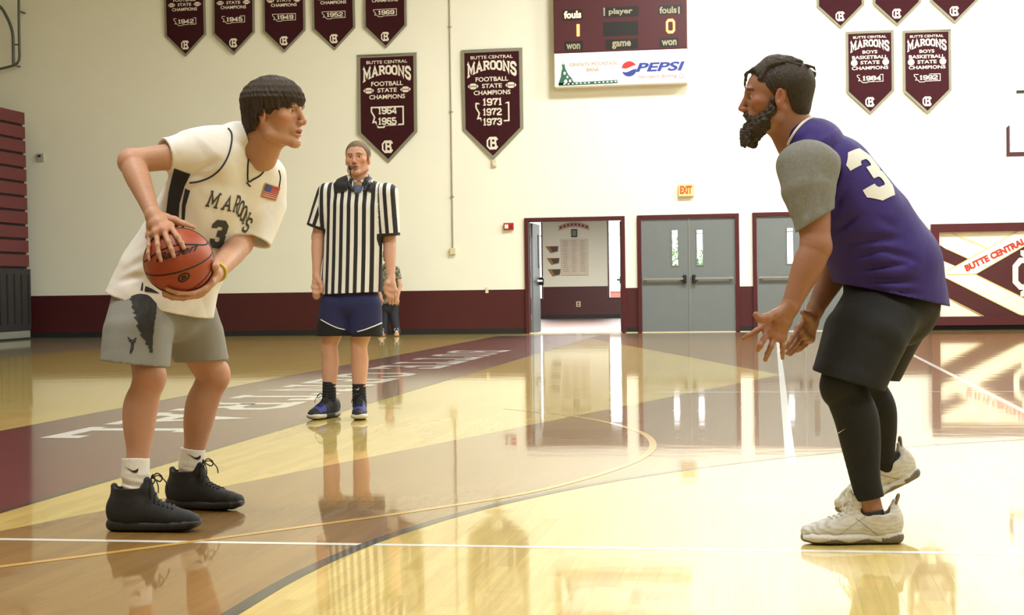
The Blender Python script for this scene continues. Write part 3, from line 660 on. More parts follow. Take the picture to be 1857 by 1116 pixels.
# ---- outdoors behind the lobby glass
r = thing('brick_planter', 'low brick red planter outdoors, seen through the glass beyond the open door', 'planter', (-4.2, 46, -.2))
MB().bbox((-6, 45.5, -.2), (-2.6, 46.3, .70), .02).build('wall', M['brick'], r); MB().bbox((-6.05, 45.45, .70), (-2.55, 46.35, .80), .02).build('cap', M['pave'], r)
def shrub(x, y, h, w, label):
    r = thing('shrub', label, 'shrub', (x, y, -.2), 'shrubs outside the lobby'); mb = MB()
    for i in range(500):
        u = RNG.normal(size=3); u /= np.linalg.norm(u); c = np.array([x, y, -.2+h*.55])+u*np.array([w, w, h*.45])*RNG.uniform(.5, 1)
        a = RNG.normal(size=3); a /= np.linalg.norm(a); b = np.cross(a, u); b /= np.linalg.norm(b)+1e-6; s = .07
        mb.add([c-a*s, c+b*s*.5, c+a*s, c-b*s*.5], [(0, 1, 2, 3)])
    tag(mb.build('foliage', M['leaf'], r), kind='stuff'); MB().tube([(x, y, -.2), (x+.03, y, h*.5)], [.05, .03], 6).build('trunk', M['brown'], r)
shrub(-2.9, 47, 2.6, .55, 'tall green shrub seen through the left pane of the middle doors'); shrub(-1.95, 46, 2.3, .42, 'green shrub seen through the right pane of the middle doors')

# ---- wall panel with crossed boards, right
YP = YW-.09
pl = thing('wall_panel', 'large maroon framed cream panel with crossed boards and school lettering on the right', 'panel', (5.2, YP, .07))
def pp(u, v): p = at(1600+u/4.65, 380+v/4.65, YP); return (p[0], p[2])
X0, Z0 = pp(415, 1000); X1 = 7.6; ZT = pp(800, 118)[1]; xi, zi = pp(484, 905); zt = pp(800, 188)[1]; Z0 = .085
MB().box((xi-.02, YP+.01, zi-.02), (X1-.1, YW-.004, zt+.02)).build('backing', mat('panel_cream', (.80, .75, .58), .5), pl)
fm = M['maroon']
def rail(poly, name='frame_rail'): MB().prism(poly, lambda u, v, h: (u, YP+.03-h, v), .09).build(name, fm, pl)
rail([(X0, ZT), (X1, ZT), (X1-.1, zt), (xi, zt)]); rail([(X0, Z0), (X1, Z0), (X1-.1, zi), (xi, zi)]); rail([(X0, Z0), (xi, zi), (xi, zt), (X0, ZT)]); rail([(X1, Z0), (X1-.1, zi), (X1-.1, zt), (X1, ZT)])
M['pm'] = mat('panel_maroon', (.055, .009, .011), .45, var=.1); M['pw'] = mat('panel_white', (.82, .77, .60), .5); M['gold'] = mat('gold_line', (.55, .40, .08), .5)
def board(name, poly, m, d0, d1): MB().prism(poly, lambda u, v, h: (u, YP+.01-d0-h, v), d1).build(name, m, pl)
Q = lambda *a: [pp(*q) for q in a]
xr = X1-.1
board('maroon_board', Q((484, 300), (540, 335), (1150, 610), (1150, 700), (484, 420)), M['pm'], 0, .006)
board('maroon_board', Q((484, 540), (545, 585), (1165, 890), (1190, 905), (855, 905), (484, 712)), M['pm'], 0, .006)
board('maroon_board', Q((780, 545), (1230, 290), (1680, 545), (1230, 775)), M['pm'], .001, .006)
board('white_board', Q((545, 520), (1155, 178), (1240, 188), (1240, 285), (790, 545), (545, 552)), M['pw'], .006, .008)
board('white_board', Q((545, 548), (780, 545), (1250, 775), (1380, 905), (1170, 890), (545, 580)), M['pw'], .004, .008)
board('white_board', Q((1240, 188), (1305, 178), (1915, 520), (1915, 552), (1670, 545), (1240, 285)), M['pw'], .006, .008)
for a, b in [((545, 520), (1155, 178)), ((790, 545), (1240, 285)), ((545, 550), (790, 545)), ((780, 545), (1250, 775)), ((545, 582), (1165, 892)), ((590, 200), (880, 322)), ((715, 412), (545, 335)), ((500, 720), (855, 900))]:
    v, f = stroke_poly(Q(a, b), .012); print_on('gold_line', (v, f), lambda u, w, h: (u, YP-.006-h, w), M['gold'], pl)
tv, tf = text2d('BUTTE CENTRAL', .055); L_ = np.array(pp(1205, 262))-np.array(pp(700, 500)); Ln = np.linalg.norm(L_); e = L_/Ln; nrm = np.array([-e[1], e[0]])
tv2, tf = fit((tv, tf), Ln*1.0, .125); base = (np.array(pp(1205, 262))+np.array(pp(700, 500)))/2
print_on('board_lettering', (np.array([base+e*a+nrm*b for a, b in tv2]), tf), lambda u, w, h: (u, YP-.008-h, w), mat('panel_red', (.42, .03, .02), .5), pl)
ring = [(1165+65, 430), (1165, 430), (1122, 480), (1122, 610), (1165, 655), (1165+65, 655), (1300, 655), (1340, 610), (1340, 480), (1300, 430), (1230, 430)]
print_on('crest_mark', merge(stroke_poly(Q(*ring), .095), (np.array(Q((1165, 345), (1295, 345), (1295, 385), (1255, 415), (1205, 415), (1165, 385))), [tuple(range(6))]), (np.array(Q((1165, 735), (1295, 735), (1295, 695), (1255, 670), (1205, 670), (1165, 695))), [tuple(range(6))])), lambda u, w, h: (u, YP-.008-h, w), M['pw'], pl)

# ---- side basket, right edge
YB = 26.0
b0, b1 = at(1831, 158, YB), at(1829, 281, YB); xb0 = (b0[0]+b1[0])/2+.01; zb0, zb1 = b1[2]+.02, b0[2]; xb1 = xb0+1.83
bb = thing('side_backboard', 'clear backboard with dark padded lower edge at the right edge', 'backboard', ((xb0+xb1)/2, YB, zb0))
MB().box((xb0+.03, YB, zb0+.03), (xb1-.03, YB+.012, zb1-.03)).build('glass_board', M['glass'], bb)
fr = MB()
for lo, hi in (((xb0, zb0), (xb1, zb0+.04)), ((xb0, zb1-.04), (xb1, zb1)), ((xb0, zb0+.04), (xb0+.04, zb1-.04)), ((xb1-.04, zb0+.04), (xb1, zb1-.04))): fr.bbox((lo[0], YB-.02, lo[1]), (hi[0], YB+.03, hi[1]), .004)
fr.build('frame', mat('backboard_frame', (.66, .70, .72), .4), bb)
pd = mat('backboard_pad', (.045, .012, .016), .55)
MB().prism([(xb0-.055, zb0-.05), (xb1+.055, zb0-.05), (xb1+.055, zb0+.42), (xb1+.01, zb0+.46), (xb1+.01, zb0+.02), (xb0-.01, zb0+.02), (xb0-.01, zb0+.46), (xb0-.055, zb0+.42)], lambda u, v, h: (u, YB+.03-h, v), .06).build('edge_pad', pd, bb)
print_on('target_square', stroke_poly([((xb0+xb1)/2-.3, zb0+.15), ((xb0+xb1)/2-.3, zb0+.6), ((xb0+xb1)/2+.3, zb0+.6), ((xb0+xb1)/2+.3, zb0+.15), ((xb0+xb1)/2-.3, zb0+.15)], .05), lambda u, w, h: (u, YB-.003-h, w), M['white'], bb)
xm = (xb0+xb1)/2
MB().tube([(xm+.225*math.cos(a), YB-.38+.225*math.sin(a), zb0+.15) for a in np.linspace(0, 2*math.pi, 28, endpoint=False)], .009, 8, True).bbox((xm-.09, YB-.16, zb0+.11), (xm+.09, YB-.02, zb0+.16), .004).build('rim', mat('rim_orange', (.75, .16, .03), .4), bb)
net = MB()
for i in range(12):
    for s in (1, -1):
        net.tube([(xm+(.225-.10*t)*math.cos((i+s*t*2)*math.pi/6), YB-.38+(.225-.10*t)*math.sin((i+s*t*2)*math.pi/6), zb0+.145-.42*t) for t in np.linspace(0, 1, 6)], .0035, 4)
net.build('net', M['white'], bb)
sg_ = mat('support_grey', (.10, .10, .10), .5)
for dx in (-.2, .2):
    for zz in (zb1-.1, zb0+.12): MB().tube([(xm+dx, YB+.03, zz), (xm+dx, YW, zz)], .03, 8).build('support_tube', sg_, bb)
MB().bbox((xb0+.12, YB+.05, zb1-.10), (xb1-.12, YB+.11, zb1-.05), .005).build('cross_bar', sg_, bb)

# ---- tubular frame, upper left
YF = 28.35
hp = thing('tube_frame', 'dark thin tubular hoop frame hung high at the left edge', 'frame', tuple(at(25, 121, YF)))
tm = mat('tube_grey', (.085, .09, .075), .5)
P_ = lambda l: [at(a, b, YF) for a, b in l]
MB().tube(P_([(33.5, -60), (34.5, 60), (35.5, 100)]+[(35, 108), (32, 114), (26, 118.5), (15, 121.5), (0, 125), (-30, 129)]), .026, 8).build('outer_tube', tm, hp)
MB().tube(P_(spline([(-20, -8), (2, 14), (12, 30), (19, 46), (23, 62), (24, 85), (24.5, 117)], 5)), .03, 8).build('curved_tube', tm, hp)
MB().tube(P_([(24, 81), (36, 81)]), .015, 6).build('cross_tie', tm, hp)
for q in ((34.2, 20), (25, 118)): MB().tube([at(*q, YF), at(*q, YF)+np.array([0, YW-YF, 0])], .02, 6).build('wall_bracket', tm, hp)

# ---- folded bleachers, left
bl = thing('bleachers', 'folded maroon bleachers with tiered boards above a dark ribbed base', 'bleachers', (-15.2, 25, 0))
bm_ = mat('bleacher_maroon', (.11, .018, .022), .5, var=.15, vscale=12); bk = mat('bleacher_dark', (.012, .011, .012), .7)
XB, Y0, Y1 = -14.24, 20.0, 28.05; tz = 4.40; n = 11; hgt = (tz-1.36)/n
MB().box((-16.1, Y0, 0), (XB-.10, Y1-.05, tz-.04)).build('core_frame', bk, bl)
for i in range(n):
    z = tz-hgt*(i+1); dx = .004*i
    MB().bbox((XB-.3, Y0, z+.035), (XB-.03+dx, Y1, z+hgt-.005), .012).build('tier_board', bm_, bl)
    MB().box((XB-.28, Y0+.01, z+.0), (XB-.075+dx, Y1-.02, z+.035)).build('tier_gap', bk, bl)
MB().bbox((XB-.25, Y0, .17), (XB+.035, Y1, 1.355), .01).build('lower_panel', mat('bleacher_panel', (.022, .021, .022), .6, var=.3, vscale=15, stretch=(1, 6, .5)), bl)
for i in range(18): MB().bbox((XB+.035, Y1-.1-i*.28, .3), (XB+.05, Y1-.13-i*.28, 1.25), .003).build('panel_rib', bk, bl)
MB().bbox((XB-.2, Y0, .02), (XB+.02, Y1-.02, .165), .01).build('base_skirt', mat('skirt_grey', (.20, .21, .17), .6), bl)
MB().bbox((-16.1, Y0, 0), (XB+.06, Y1-.02, .03), .005).build('base_rail', bk, bl)

# ================================================================== SOLID MODELLING WITH DISTANCE FIELDS
def nrm(v): v = np.asarray(v, float); return v/np.linalg.norm(v)
class Prim:
    __slots__ = ('fn', 'lo', 'hi', 'op', 'k')
    def __init__(s, fn, lo, hi, op, k): s.fn, s.lo, s.hi, s.op, s.k = fn, lo, hi, op, k
class Sdf:
    """a list of shapes that are blended in order on a voxel grid"""
    def __init__(s): s.p = []; s.post = []
    def rc(s, a, b, ra, rb, k=.02, op='+'):
        a = np.asarray(a, float); b = np.asarray(b, float); ab = b-a; L2 = max(float(ab@ab), 1e-12)
        def fn(x, y, z):
            t = np.clip(((x-a[0])*ab[0]+(y-a[1])*ab[1]+(z-a[2])*ab[2])/L2, 0, 1)
            return np.sqrt((x-a[0]-t*ab[0])**2+(y-a[1]-t*ab[1])**2+(z-a[2]-t*ab[2])**2)-(ra+t*(rb-ra))
        r = max(ra, rb); s.p.append(Prim(fn, np.minimum(a, b)-r, np.maximum(a, b)+r, op, k)); return s
    def chain(s, pts, rs, k=.02, op='+'):
        for i in range(len(pts)-1): s.rc(pts[i], pts[i+1], rs[i], rs[i+1], k if i == 0 else min(k, .012), op)
        return s
    def ell(s, c, ax, r, k=.02, op='+'):
        c = np.asarray(c, float); A = np.asarray(ax, float); r = np.asarray(r, float)
        def fn(x, y, z):
            q = [(x-c[0])*A[i, 0]+(y-c[1])*A[i, 1]+(z-c[2])*A[i, 2] for i in range(3)]
            k0 = np.sqrt(sum((q[i]/r[i])**2 for i in range(3))); k1 = np.sqrt(sum((q[i]/r[i]**2)**2 for i in range(3)))
            return np.where(k0 < .05, -r.min(), k0*(k0-1)/np.maximum(k1, 1e-6))
        R = r.max(); s.p.append(Prim(fn, c-R, c+R, op, k)); return s
    def loft(s, st, k=.02, op='+', flat=(False, False), grow=0.0, cut=None, disp=None):
        """stations (centre, width axis, half width, half depth)"""
        C = [np.asarray(q[0], float) for q in st]; U = [np.asarray(q[1], float) for q in st]; A = [q[2]+grow for q in st]; B = [q[3]+grow for q in st]
        n = len(st)
        def fn(x, y, z):
            D = None
            for i in range(n-1):
                t = C[i+1]-C[i]; L = np.linalg.norm(t); t = t/L
                e = (x-C[i][0])*t[0]+(y-C[i][1])*t[1]+(z-C[i][2])*t[2]; sraw = e/L; sp_ = np.clip(sraw, 0, 1)
                um = nrm((U[i]+U[i+1])/2); um = nrm(um-t*(um@t)); vm = np.cross(t, um)
                a = A[i]+(A[i+1]-A[i])*sp_; b = B[i]+(B[i+1]-B[i])*sp_
                qx = x-C[i][0]; qy = y-C[i][1]; qz = z-C[i][2]
                pu = qx*um[0]+qy*um[1]+qz*um[2]; pv = qx*vm[0]+qy*vm[1]+qz*vm[2]; pt = e-sp_*L
                if i == 0 and flat[0]: pt = np.where(pt < 0, 0, pt)
                if i == n-2 and flat[1]: pt = np.where(pt > 0, 0, pt)
                c = np.minimum(a, b)
                k0 = np.sqrt((pu/a)**2+(pv/b)**2+(pt/c)**2); k1 = np.sqrt((pu/a**2)**2+(pv/b**2)**2+(pt/c**2)**2)
                d = np.where(k0 < .05, -c, k0*(k0-1)/np.maximum(k1, 1e-6))
                if i == 0 and flat[0] == 1: d = np.maximum(d, -e)
                if i == n-2 and flat[1] == 1: d = np.maximum(d, e-L)
                D = d if D is None else np.minimum(D, d) if False else smin(D, d, .004)
            if cut is not None:
                for cp, cn in cut: D = np.maximum(D, (x-cp[0])*cn[0]+(y-cp[1])*cn[1]+(z-cp[2])*cn[2])
            if disp is not None:
                m = np.nonzero(np.abs(D) < .03); D[m] += disp(*[np.broadcast_to(q, D.shape)[m] for q in (x, y, z)])
            return D
        R = max(max(A), max(B))+(.02 if disp else 0); lo = np.min(C, 0)-R*1.05; hi = np.max(C, 0)+R*1.05
        s.p.append(Prim(fn, lo, hi, op, k)); return s
    def plane(s, c, n, lo, hi, k=.004):
        """cut away everything on the side of n inside a box"""
        c = np.asarray(c, float); n = nrm(n)
        s.p.append(Prim(lambda x, y, z: -((x-c[0])*n[0]+(y-c[1])*n[1]+(z-c[2])*n[2]), np.asarray(lo, float), np.asarray(hi, float), '-', k)); return s
    def warp(s, fn): s.p.append(Prim(fn, np.full(3, 9e9), np.full(3, -9e9), 'w', 0)); return s
    def limb(s, pts, rs, k=.03, n=5):
        """tapering limb through joints, radius and path splined so that it swells and narrows smoothly"""
        q = spline(np.c_[np.array([np.asarray(p, float) for p in pts]), np.array(rs)], n)
        for i in range(len(q)-1): s.rc(q[i, :3], q[i+1, :3], q[i, 3], q[i+1, 3], k if i == 0 else .0015)
        return s
    def hem(s, c, n, rad, t=.008, depth=.05):
        """open end of a garment: hollow to wall thickness t, then cut off square to n"""
        c = np.asarray(c, float); n = nrm(n)
        reg = lambda x, y, z: np.maximum(-((x-c[0])*n[0]+(y-c[1])*n[1]+(z-c[2])*n[2])-depth, np.sqrt((x-c[0])**2+(y-c[1])**2+(z-c[2])**2)-rad)
        s.p.append(Prim(reg, c-rad, c+rad, 'h', t))
        R2 = rad+.09
        cutf = lambda x, y, z: np.minimum((x-c[0])*n[0]+(y-c[1])*n[1]+(z-c[2])*n[2], R2-np.sqrt((x-c[0])**2+(y-c[1])**2+(z-c[2])**2))
        s.p.append(Prim(cutf, c-R2, c+R2, 'max', 0)); return s
    def custom(s, fn, lo, hi, op, k=.004): s.p.append(Prim(fn, np.asarray(lo, float), np.asarray(hi, float), op, k)); return s
    def bounds(s):
        lo = np.min([p.lo for p in s.p if p.op == '+'], 0); hi = np.max([p.hi for p in s.p if p.op == '+'], 0); return lo, hi
    def grid(s, lo, hi, v):
        n = np.ceil((hi-lo)/v).astype(int)+1
        ax = [lo[i]+np.arange(n[i])*v for i in range(3)]; D = np.full(n, .5, np.float32)
        for p in s.p:
            if p.op == 'w':
                idx = np.nonzero(np.abs(D) < .03)
                if len(idx[0]): D[idx] += p.fn(ax[0][idx[0]], ax[1][idx[1]], ax[2][idx[2]]).astype(np.float32)
                continue
            m = (p.k if p.op in '+-' else 0)+3*v; i0 = np.maximum(np.floor((p.lo-m-lo)/v).astype(int), 0); i1 = np.minimum(np.ceil((p.hi+m-lo)/v).astype(int)+1, n)
            if (i1 <= i0).any(): continue
            sl = tuple(slice(a, b) for a, b in zip(i0, i1))
            d = p.fn(ax[0][sl[0]][:, None, None], ax[1][sl[1]][None, :, None], ax[2][sl[2]][None, None, :]).astype(np.float32)
            if p.op == 'h': D[sl] = np.maximum(D[sl], -np.maximum(D[sl]+p.k, d)); continue
            D[sl] = smin(D[sl], d, p.k) if p.op == '+' else -smin(-D[sl], d, p.k) if p.op == '-' else np.maximum(D[sl], d)
        for fn in s.post:
            idx = np.nonzero(np.abs(D) < .03)
            if len(idx[0]): D[idx] += fn(ax[0][idx[0]], ax[1][idx[1]], ax[2][idx[2]]).astype(np.float32)
        return D
    def mesh(s, v=.004, fine=(), box=None):
        lo, hi = s.bounds() if box is None else box
        lo = np.asarray(lo, float)-3*v; hi = np.asarray(hi, float)+3*v
        D = s.grid(lo, hi, v); V, Q = surface_nets(D, lo, v)
        for (flo, fhi, fv) in fine:
            flo = np.asarray(flo, float); fhi = np.asarray(fhi, float)
            ctr = V[Q].mean(1); ins = ((ctr > flo+v*1.2) & (ctr < fhi-v*1.2)).all(1); Q = Q[~ins]
            V2, Q2 = surface_nets(s.grid(flo, fhi, fv), flo, fv); Q = np.concatenate([Q, Q2+len(V)]); V = np.concatenate([V, V2])
        used = np.unique(Q); mp = np.full(len(V), -1); mp[used] = np.arange(len(used))
        return V[used], mp[Q]
def smin(a, b, k):
    h = np.maximum(k-np.abs(a-b), 0)/k
    return np.minimum(a, b)-h*h*k*.25
def surface_nets(D, lo, v):
    S = D < 0; n = np.array(D.shape)-1
    c = np.zeros(n, np.int8)
    for i in (0, 1):
        for j in (0, 1):
            for k in (0, 1): c += S[i:n[0]+i, j:n[1]+j, k:n[2]+k]
    cell = np.argwhere((c > 0) & (c < 8))
    idm = np.full(n, -1, np.int64); idm[tuple(cell.T)] = np.arange(len(cell))
    acc = np.zeros((len(cell), 3)); cnt = np.zeros(len(cell))
    corners = [(i, j, k) for i in (0, 1) for j in (0, 1) for k in (0, 1)]
    val = {q: D[cell[:, 0]+q[0], cell[:, 1]+q[1], cell[:, 2]+q[2]] for q in corners}
    for a in corners:
        for ax in range(3):
            if a[ax] == 0:
                b = list(a); b[ax] = 1; b = tuple(b); va, vb = val[a], val[b]; m = (va < 0) != (vb < 0)
                t = va[m]/(va[m]-vb[m]); p = np.tile(np.array(a, float), (m.sum(), 1)); p[:, ax] += t
                acc[m] += p; cnt[m] += 1
    V = lo+(cell+acc/cnt[:, None])*v
    Qs = []
    for ax in range(3):
        o = [slice(None)]*3; o1 = [slice(None)]*3; o[ax] = slice(0, -1); o1[ax] = slice(1, None)
        a, b = S[tuple(o)], S[tuple(o1)]; e = np.argwhere(a != b); p, q = (ax+1) % 3, (ax+2) % 3
        ok = (e[:, p] > 0) & (e[:, q] > 0) & (e[:, p] < D.shape[p]-1) & (e[:, q] < D.shape[q]-1); e = e[ok]
        def cid(dp, dq):
            f = e.copy(); f[:, p] -= dp; f[:, q] -= dq; return idm[f[:, 0], f[:, 1], f[:, 2]]
        quad = np.stack([cid(1, 1), cid(0, 1), cid(0, 0), cid(1, 0)], 1)
        flip = ~a[tuple(e.T)]; quad[flip] = quad[flip][:, ::-1]; Qs.append(quad)
    return V, np.concatenate(Qs)
def organic(name, VQ, m, parent, col=None, smooth=True):
    V, Q = VQ; org = parent_origin(parent) if parent is not None else Vector((0, 0, 0))
    me = bpy.data.meshes.new(name); me.vertices.add(len(V)); me.vertices.foreach_set('co', (V-np.array(org)).astype(np.float32).ravel())
    me.loops.add(4*len(Q)); me.loops.foreach_set('vertex_index', Q.astype(np.int32).ravel())
    me.polygons.add(len(Q)); me.polygons.foreach_set('loop_start', np.arange(0, 4*len(Q), 4, dtype=np.int32)); me.update(calc_edges=True)
    if col is not None:
        a = me.attributes.new('Col', 'FLOAT_COLOR', 'POINT'); c = np.ones((len(V), 4), np.float32); c[:, :3] = col; a.data.foreach_set('color', c.ravel())
    return link_mesh(name, me, m, parent, smooth)
def bvh(VQ): return BVHTree.FromPolygons([tuple(p) for p in VQ[0]], [tuple(q) for q in VQ[1]])
EYE = Vector((0, 0, CAMH))
def cast(px, py, tree, lift=.002):
    """where the line of sight through a pixel meets a surface (used to place print on cloth)"""
    d = Vector(RW @ np.array([px-CX, py-CY, FPX])).normalized(); h = tree.ray_cast(EYE, d)
    if h[0] is None:
        q = EYE+d*5.3; h = tree.find_nearest(q)
    n = h[1] if h[1].dot(d) < 0 else -h[1]
    return np.array(h[0]+n*lift)
def print_px(name, vf, tree, m, parent, quad=None, lift=.002, step=.0002):
    """lettering vf whose bounding box is laid on the pixel quad (bl, br, tr, tl), pressed on the surface"""
    v, f = vf; lo = v.min(0); s = v.max(0)-lo; q = np.array(quad, float)
    def fn(a, b, h):
        u, w = (a-lo[0])/s[0], (b-lo[1])/s[1]; p = (1-u)*(1-w)*q[0]+u*(1-w)*q[1]+u*w*q[2]+(1-u)*w*q[3]; return cast(p[0], p[1], tree, lift+h)
    return print_on(name, vf, fn, m, parent, step)
def print_poly(name, pts, tree, m, parent, lift=.002, step=4):
    """flat print whose outline is given in pixels, pressed on the surface"""
    v, f = cutgrid((np.array(pts, float), [tuple(range(len(pts)))]), step); return MB().add([cast(a, b, tree, lift) for a, b in v], f).build(name, m, parent, True)
def tube_px(name, pts, r, tree, m, parent, lift=.001, n=6):
    p = spline(pts, 6); return MB().tube([cast(a, b, tree, lift) for a, b in p], r, 6).build(name, m, parent, True)
SWOOSH = (np.array([(0, .62), (.06, .72), (.13, .55), (.26, .38), (.42, .34), (1.0, .80), (.40, .10), (.26, .04), (.12, .12), (.03, .32)]), [(0, 1, 2), (2, 9, 0), (2, 3, 8, 9), (3, 4, 6, 7), (3, 7, 8), (4, 5, 6)])
SWOOSH = (SWOOSH[0]*[-1, 1]+[1, 0], [(0, 1, 2, 9), (2, 3, 8, 9), (3, 7, 8), (3, 4, 6, 7), (4, 5, 6)])
def wave_noise(seed, n=8, f0=8, f1=26, stretch=(1, 1, 1), ridge=True):
    """directional fold pattern for cloth"""
    r = np.random.default_rng(seed); K = r.normal(size=(n, 3))*np.array(stretch); K /= np.linalg.norm(K, axis=1)[:, None]; K *= r.uniform(f0, f1, (n, 1)); ph = r.uniform(0, 6.28, n); am = r.uniform(.5, 1, n)/n
    W1 = r.normal(size=(3, 3))*6
    def fn(x, y, z):
        wx = x+.02*np.sin(W1[0, 0]*x+W1[0, 1]*y+W1[0, 2]*z); wy = y+.02*np.sin(W1[1, 0]*x+W1[1, 1]*y+W1[1, 2]*z); wz = z+.02*np.sin(W1[2, 0]*x+W1[2, 1]*y+W1[2, 2]*z)
        o = 0
        for i in range(n):
            s_ = np.sin(K[i, 0]*wx+K[i, 1]*wy+K[i, 2]*wz+ph[i]); o = o+am[i]*((1-2*np.abs(s_)) if ridge else s_)
        return o
    return fn
# ---- bodies
class Head:
    """head frame: x forward, y to the person's left, z up, origin between the ears"""
    def __init__(s, o, f, u=(0, 0, 1), sc=1.0):
        s.o = np.asarray(o, float); s.f = nrm(f); u = np.asarray(u, float); s.u = nrm(u-s.f*(u@s.f)); s.l = np.cross(s.u, s.f); s.A = np.array([s.f, s.l, s.u]); s.s = sc
    def w(s, x, y, z): return s.o+s.s*(s.f*x+s.l*y+s.u*z)
    def loc(s, V): return ((V-s.o)@s.A.T)/s.s
    def box(s, x0, x1, y0, y1, z0, z1):
        c = np.array([s.w(x, y, z) for x in (x0, x1) for y in (y0, y1) for z in (z0, z1)]); return c.min(0), c.max(0)
    def build(s, S, mouth=.0, jaw=1.0, lean=0):
        R = lambda *r: np.array(r)*s.s; q = s.s
        S.ell(s.w(-.012, 0, .040), s.A, R(.097, .076, .080), .03)
        S.ell(s.w(.040, 0, .020), s.A, R(.056, .060, .070), .03)
        S.ell(s.w(.030, 0, -.040), s.A, R(.060, .054*jaw, .058), .03)
        for y in (-1, 1):
            S.rc(s.w(-.004, y*.056*jaw, -.035), s.w(.012, y*.054*jaw, -.068), .016*q, .015*q, .02)
            S.rc(s.w(.012, y*.054*jaw, -.068), s.w(.078, y*.014, -.094), .015*q, .014*q, .022)
            S.ell(s.w(.058, y*.046, -.010), s.A, R(.024, .020, .018), .02)
        S.ell(s.w(.080, 0, -.090), s.A, R(.017, .022, .016), .018)
        S.rc(s.w(.088, -.034, .030), s.w(.088, .034, .030), .010*q, .010*q, .014)
        for y in (-1, 1): S.ell(s.w(.094, y*.031, .010), s.A, R(.014, .019, .013), .010, '-')
        for y in (-1, 1): S.ell(s.w(.0745, y*.031, .011), s.A, R(.0145, .0165, .0145), .006)
        for y in (-1, 1): S.ell(s.w(.091, y*.033, .010), s.A, R(.013, .0155, .0044), .003, '-')
        S.rc(s.w(.092, 0, .020), s.w(.113, 0, -.022), .0085*q, .0105*q, .012)
        for y in (-1, 1): S.ell(s.w(.104, y*.0125, -.027), s.A, R(.012, .0075, .0075), .006)
        for y in (-1, 1): S.ell(s.w(.104, y*.0075, -.0385), s.A, R(.005, .003, .004), .003, '-')
        S.ell(s.w(.084, 0, -.052), s.A, R(.016, .028, .020), .015)
        S.ell(s.w(.0958, 0, -.0505), s.A, R(.0072, .023, .0045), .006)
        S.ell(s.w(.0930, 0, -.0650-mouth), s.A, R(.0072, .020, .0052), .006)
        S.ell(s.w(.102, 0, -.058-mouth*.5), s.A, R(.016, .020, .0020+mouth*.5), .003, '-')
        S.ell(s.w(.096, 0, -.077), s.A, R(.009, .018, .004), .008, '-')
        for y in (-1, 1):
            ax = np.array([nrm(s.f*.93+s.l*y*.1+s.u*.25), nrm(s.l-s.f*y*.35), s.u]); ax[2] = np.cross(ax[0], ax[1]); ax[2] /= np.linalg.norm(ax[2])
            S.ell(s.w(-.004, y*.076, .000), ax, R(.017, .008, .031), .006)
            S.ell(s.w(.001, y*.085, .002), ax, R(.009, .006, .019), .004, '-')
            S.ell(s.w(-.001, y*.077, -.026), ax, R(.009, .006, .010), .005)
    def skin(s, V, base, lip=(.42, .13, .10), brow=(.05, .03, .015), red=.2):
        p = s.loc(V); c = np.tile(np.array(base, float), (len(V), 1)); near = np.linalg.norm(p, axis=1) < .2
        def blob(cx_, cy_, cz, rx, ry, rz, col, pw):
            d = ((p[:, 0]-cx_)/rx)**2+((np.abs(p[:, 1])-cy_)/ry)**2+((p[:, 2]-cz)/rz)**2; t = np.clip(pw*np.exp(-d*1.2), 0, 1)[:, None]*near[:, None]; c[:] = c*(1-t)+np.array(col)*t
        rd = np.array(base)*[1.12, .68, .62]
        blob(.06, .045, -.015, .04, .03, .03, rd, red*1.6); blob(.112, 0, -.024, .02, .02, .016, rd, red*2); blob(-.004, .082, 0, .03, .02, .035, rd, red*2)
        d = (p[:, 0] > .085) & (np.abs(p[:, 1]) < .023*np.sqrt(np.clip(1-((p[:, 2]+.058)/.0115)**2, 0, 1))) & near & (np.abs(p[:, 2]+.058) < .012); c[d] = lip
        zb = .034-.006*((np.abs(p[:, 1])-.03)/.02)**2; d = (p[:, 0] > .06) & (np.abs(p[:, 1]) > .012) & (np.abs(p[:, 1]) < .052) & (np.abs(p[:, 2]-zb) < .0042) & near; c[d] = np.array(brow)*.8+np.array(base)*.12
        return c
    def eyes(s, parent, iris=(.10, .16, .20)):
        for y in (-1, 1):
            c = s.w(.0745, y*.031, .011); r = .0128*s.s; mb = MB(); n, m = 20, 14
            vs = [c+r*(s.f*math.cos(a)+math.sin(a)*(s.l*math.cos(b)+s.u*math.sin(b))) for a in np.linspace(0.001, math.pi, m) for b in np.linspace(0, 2*math.pi, n, endpoint=False)]
            fs = [(i*n+k, i*n+(k+1) % n, (i+1)*n+(k+1) % n, (i+1)*n+k) for i in range(m-1) for k in range(n)]
            e = mb.add(vs, fs).build('eye', M['eyewhite'], parent, True)
            mk = lambda rad, h, mt, nm: MB().add([c+s.f*(r+h)]+[c+s.f*(math.sqrt(r*r-rad*rad)+h)+rad*(s.l*math.cos(b)+s.u*math.sin(b)) for b in np.linspace(0, 2*math.pi, 16, endpoint=False)], [(0, 1+k, 1+(k+1) % 16) for k in range(16)]).build(nm, mt, e, True)
            mk(.0062*s.s, .0004, M['iris'], 'iris'); mk(.003*s.s, .0009, M['black'], 'pupil')
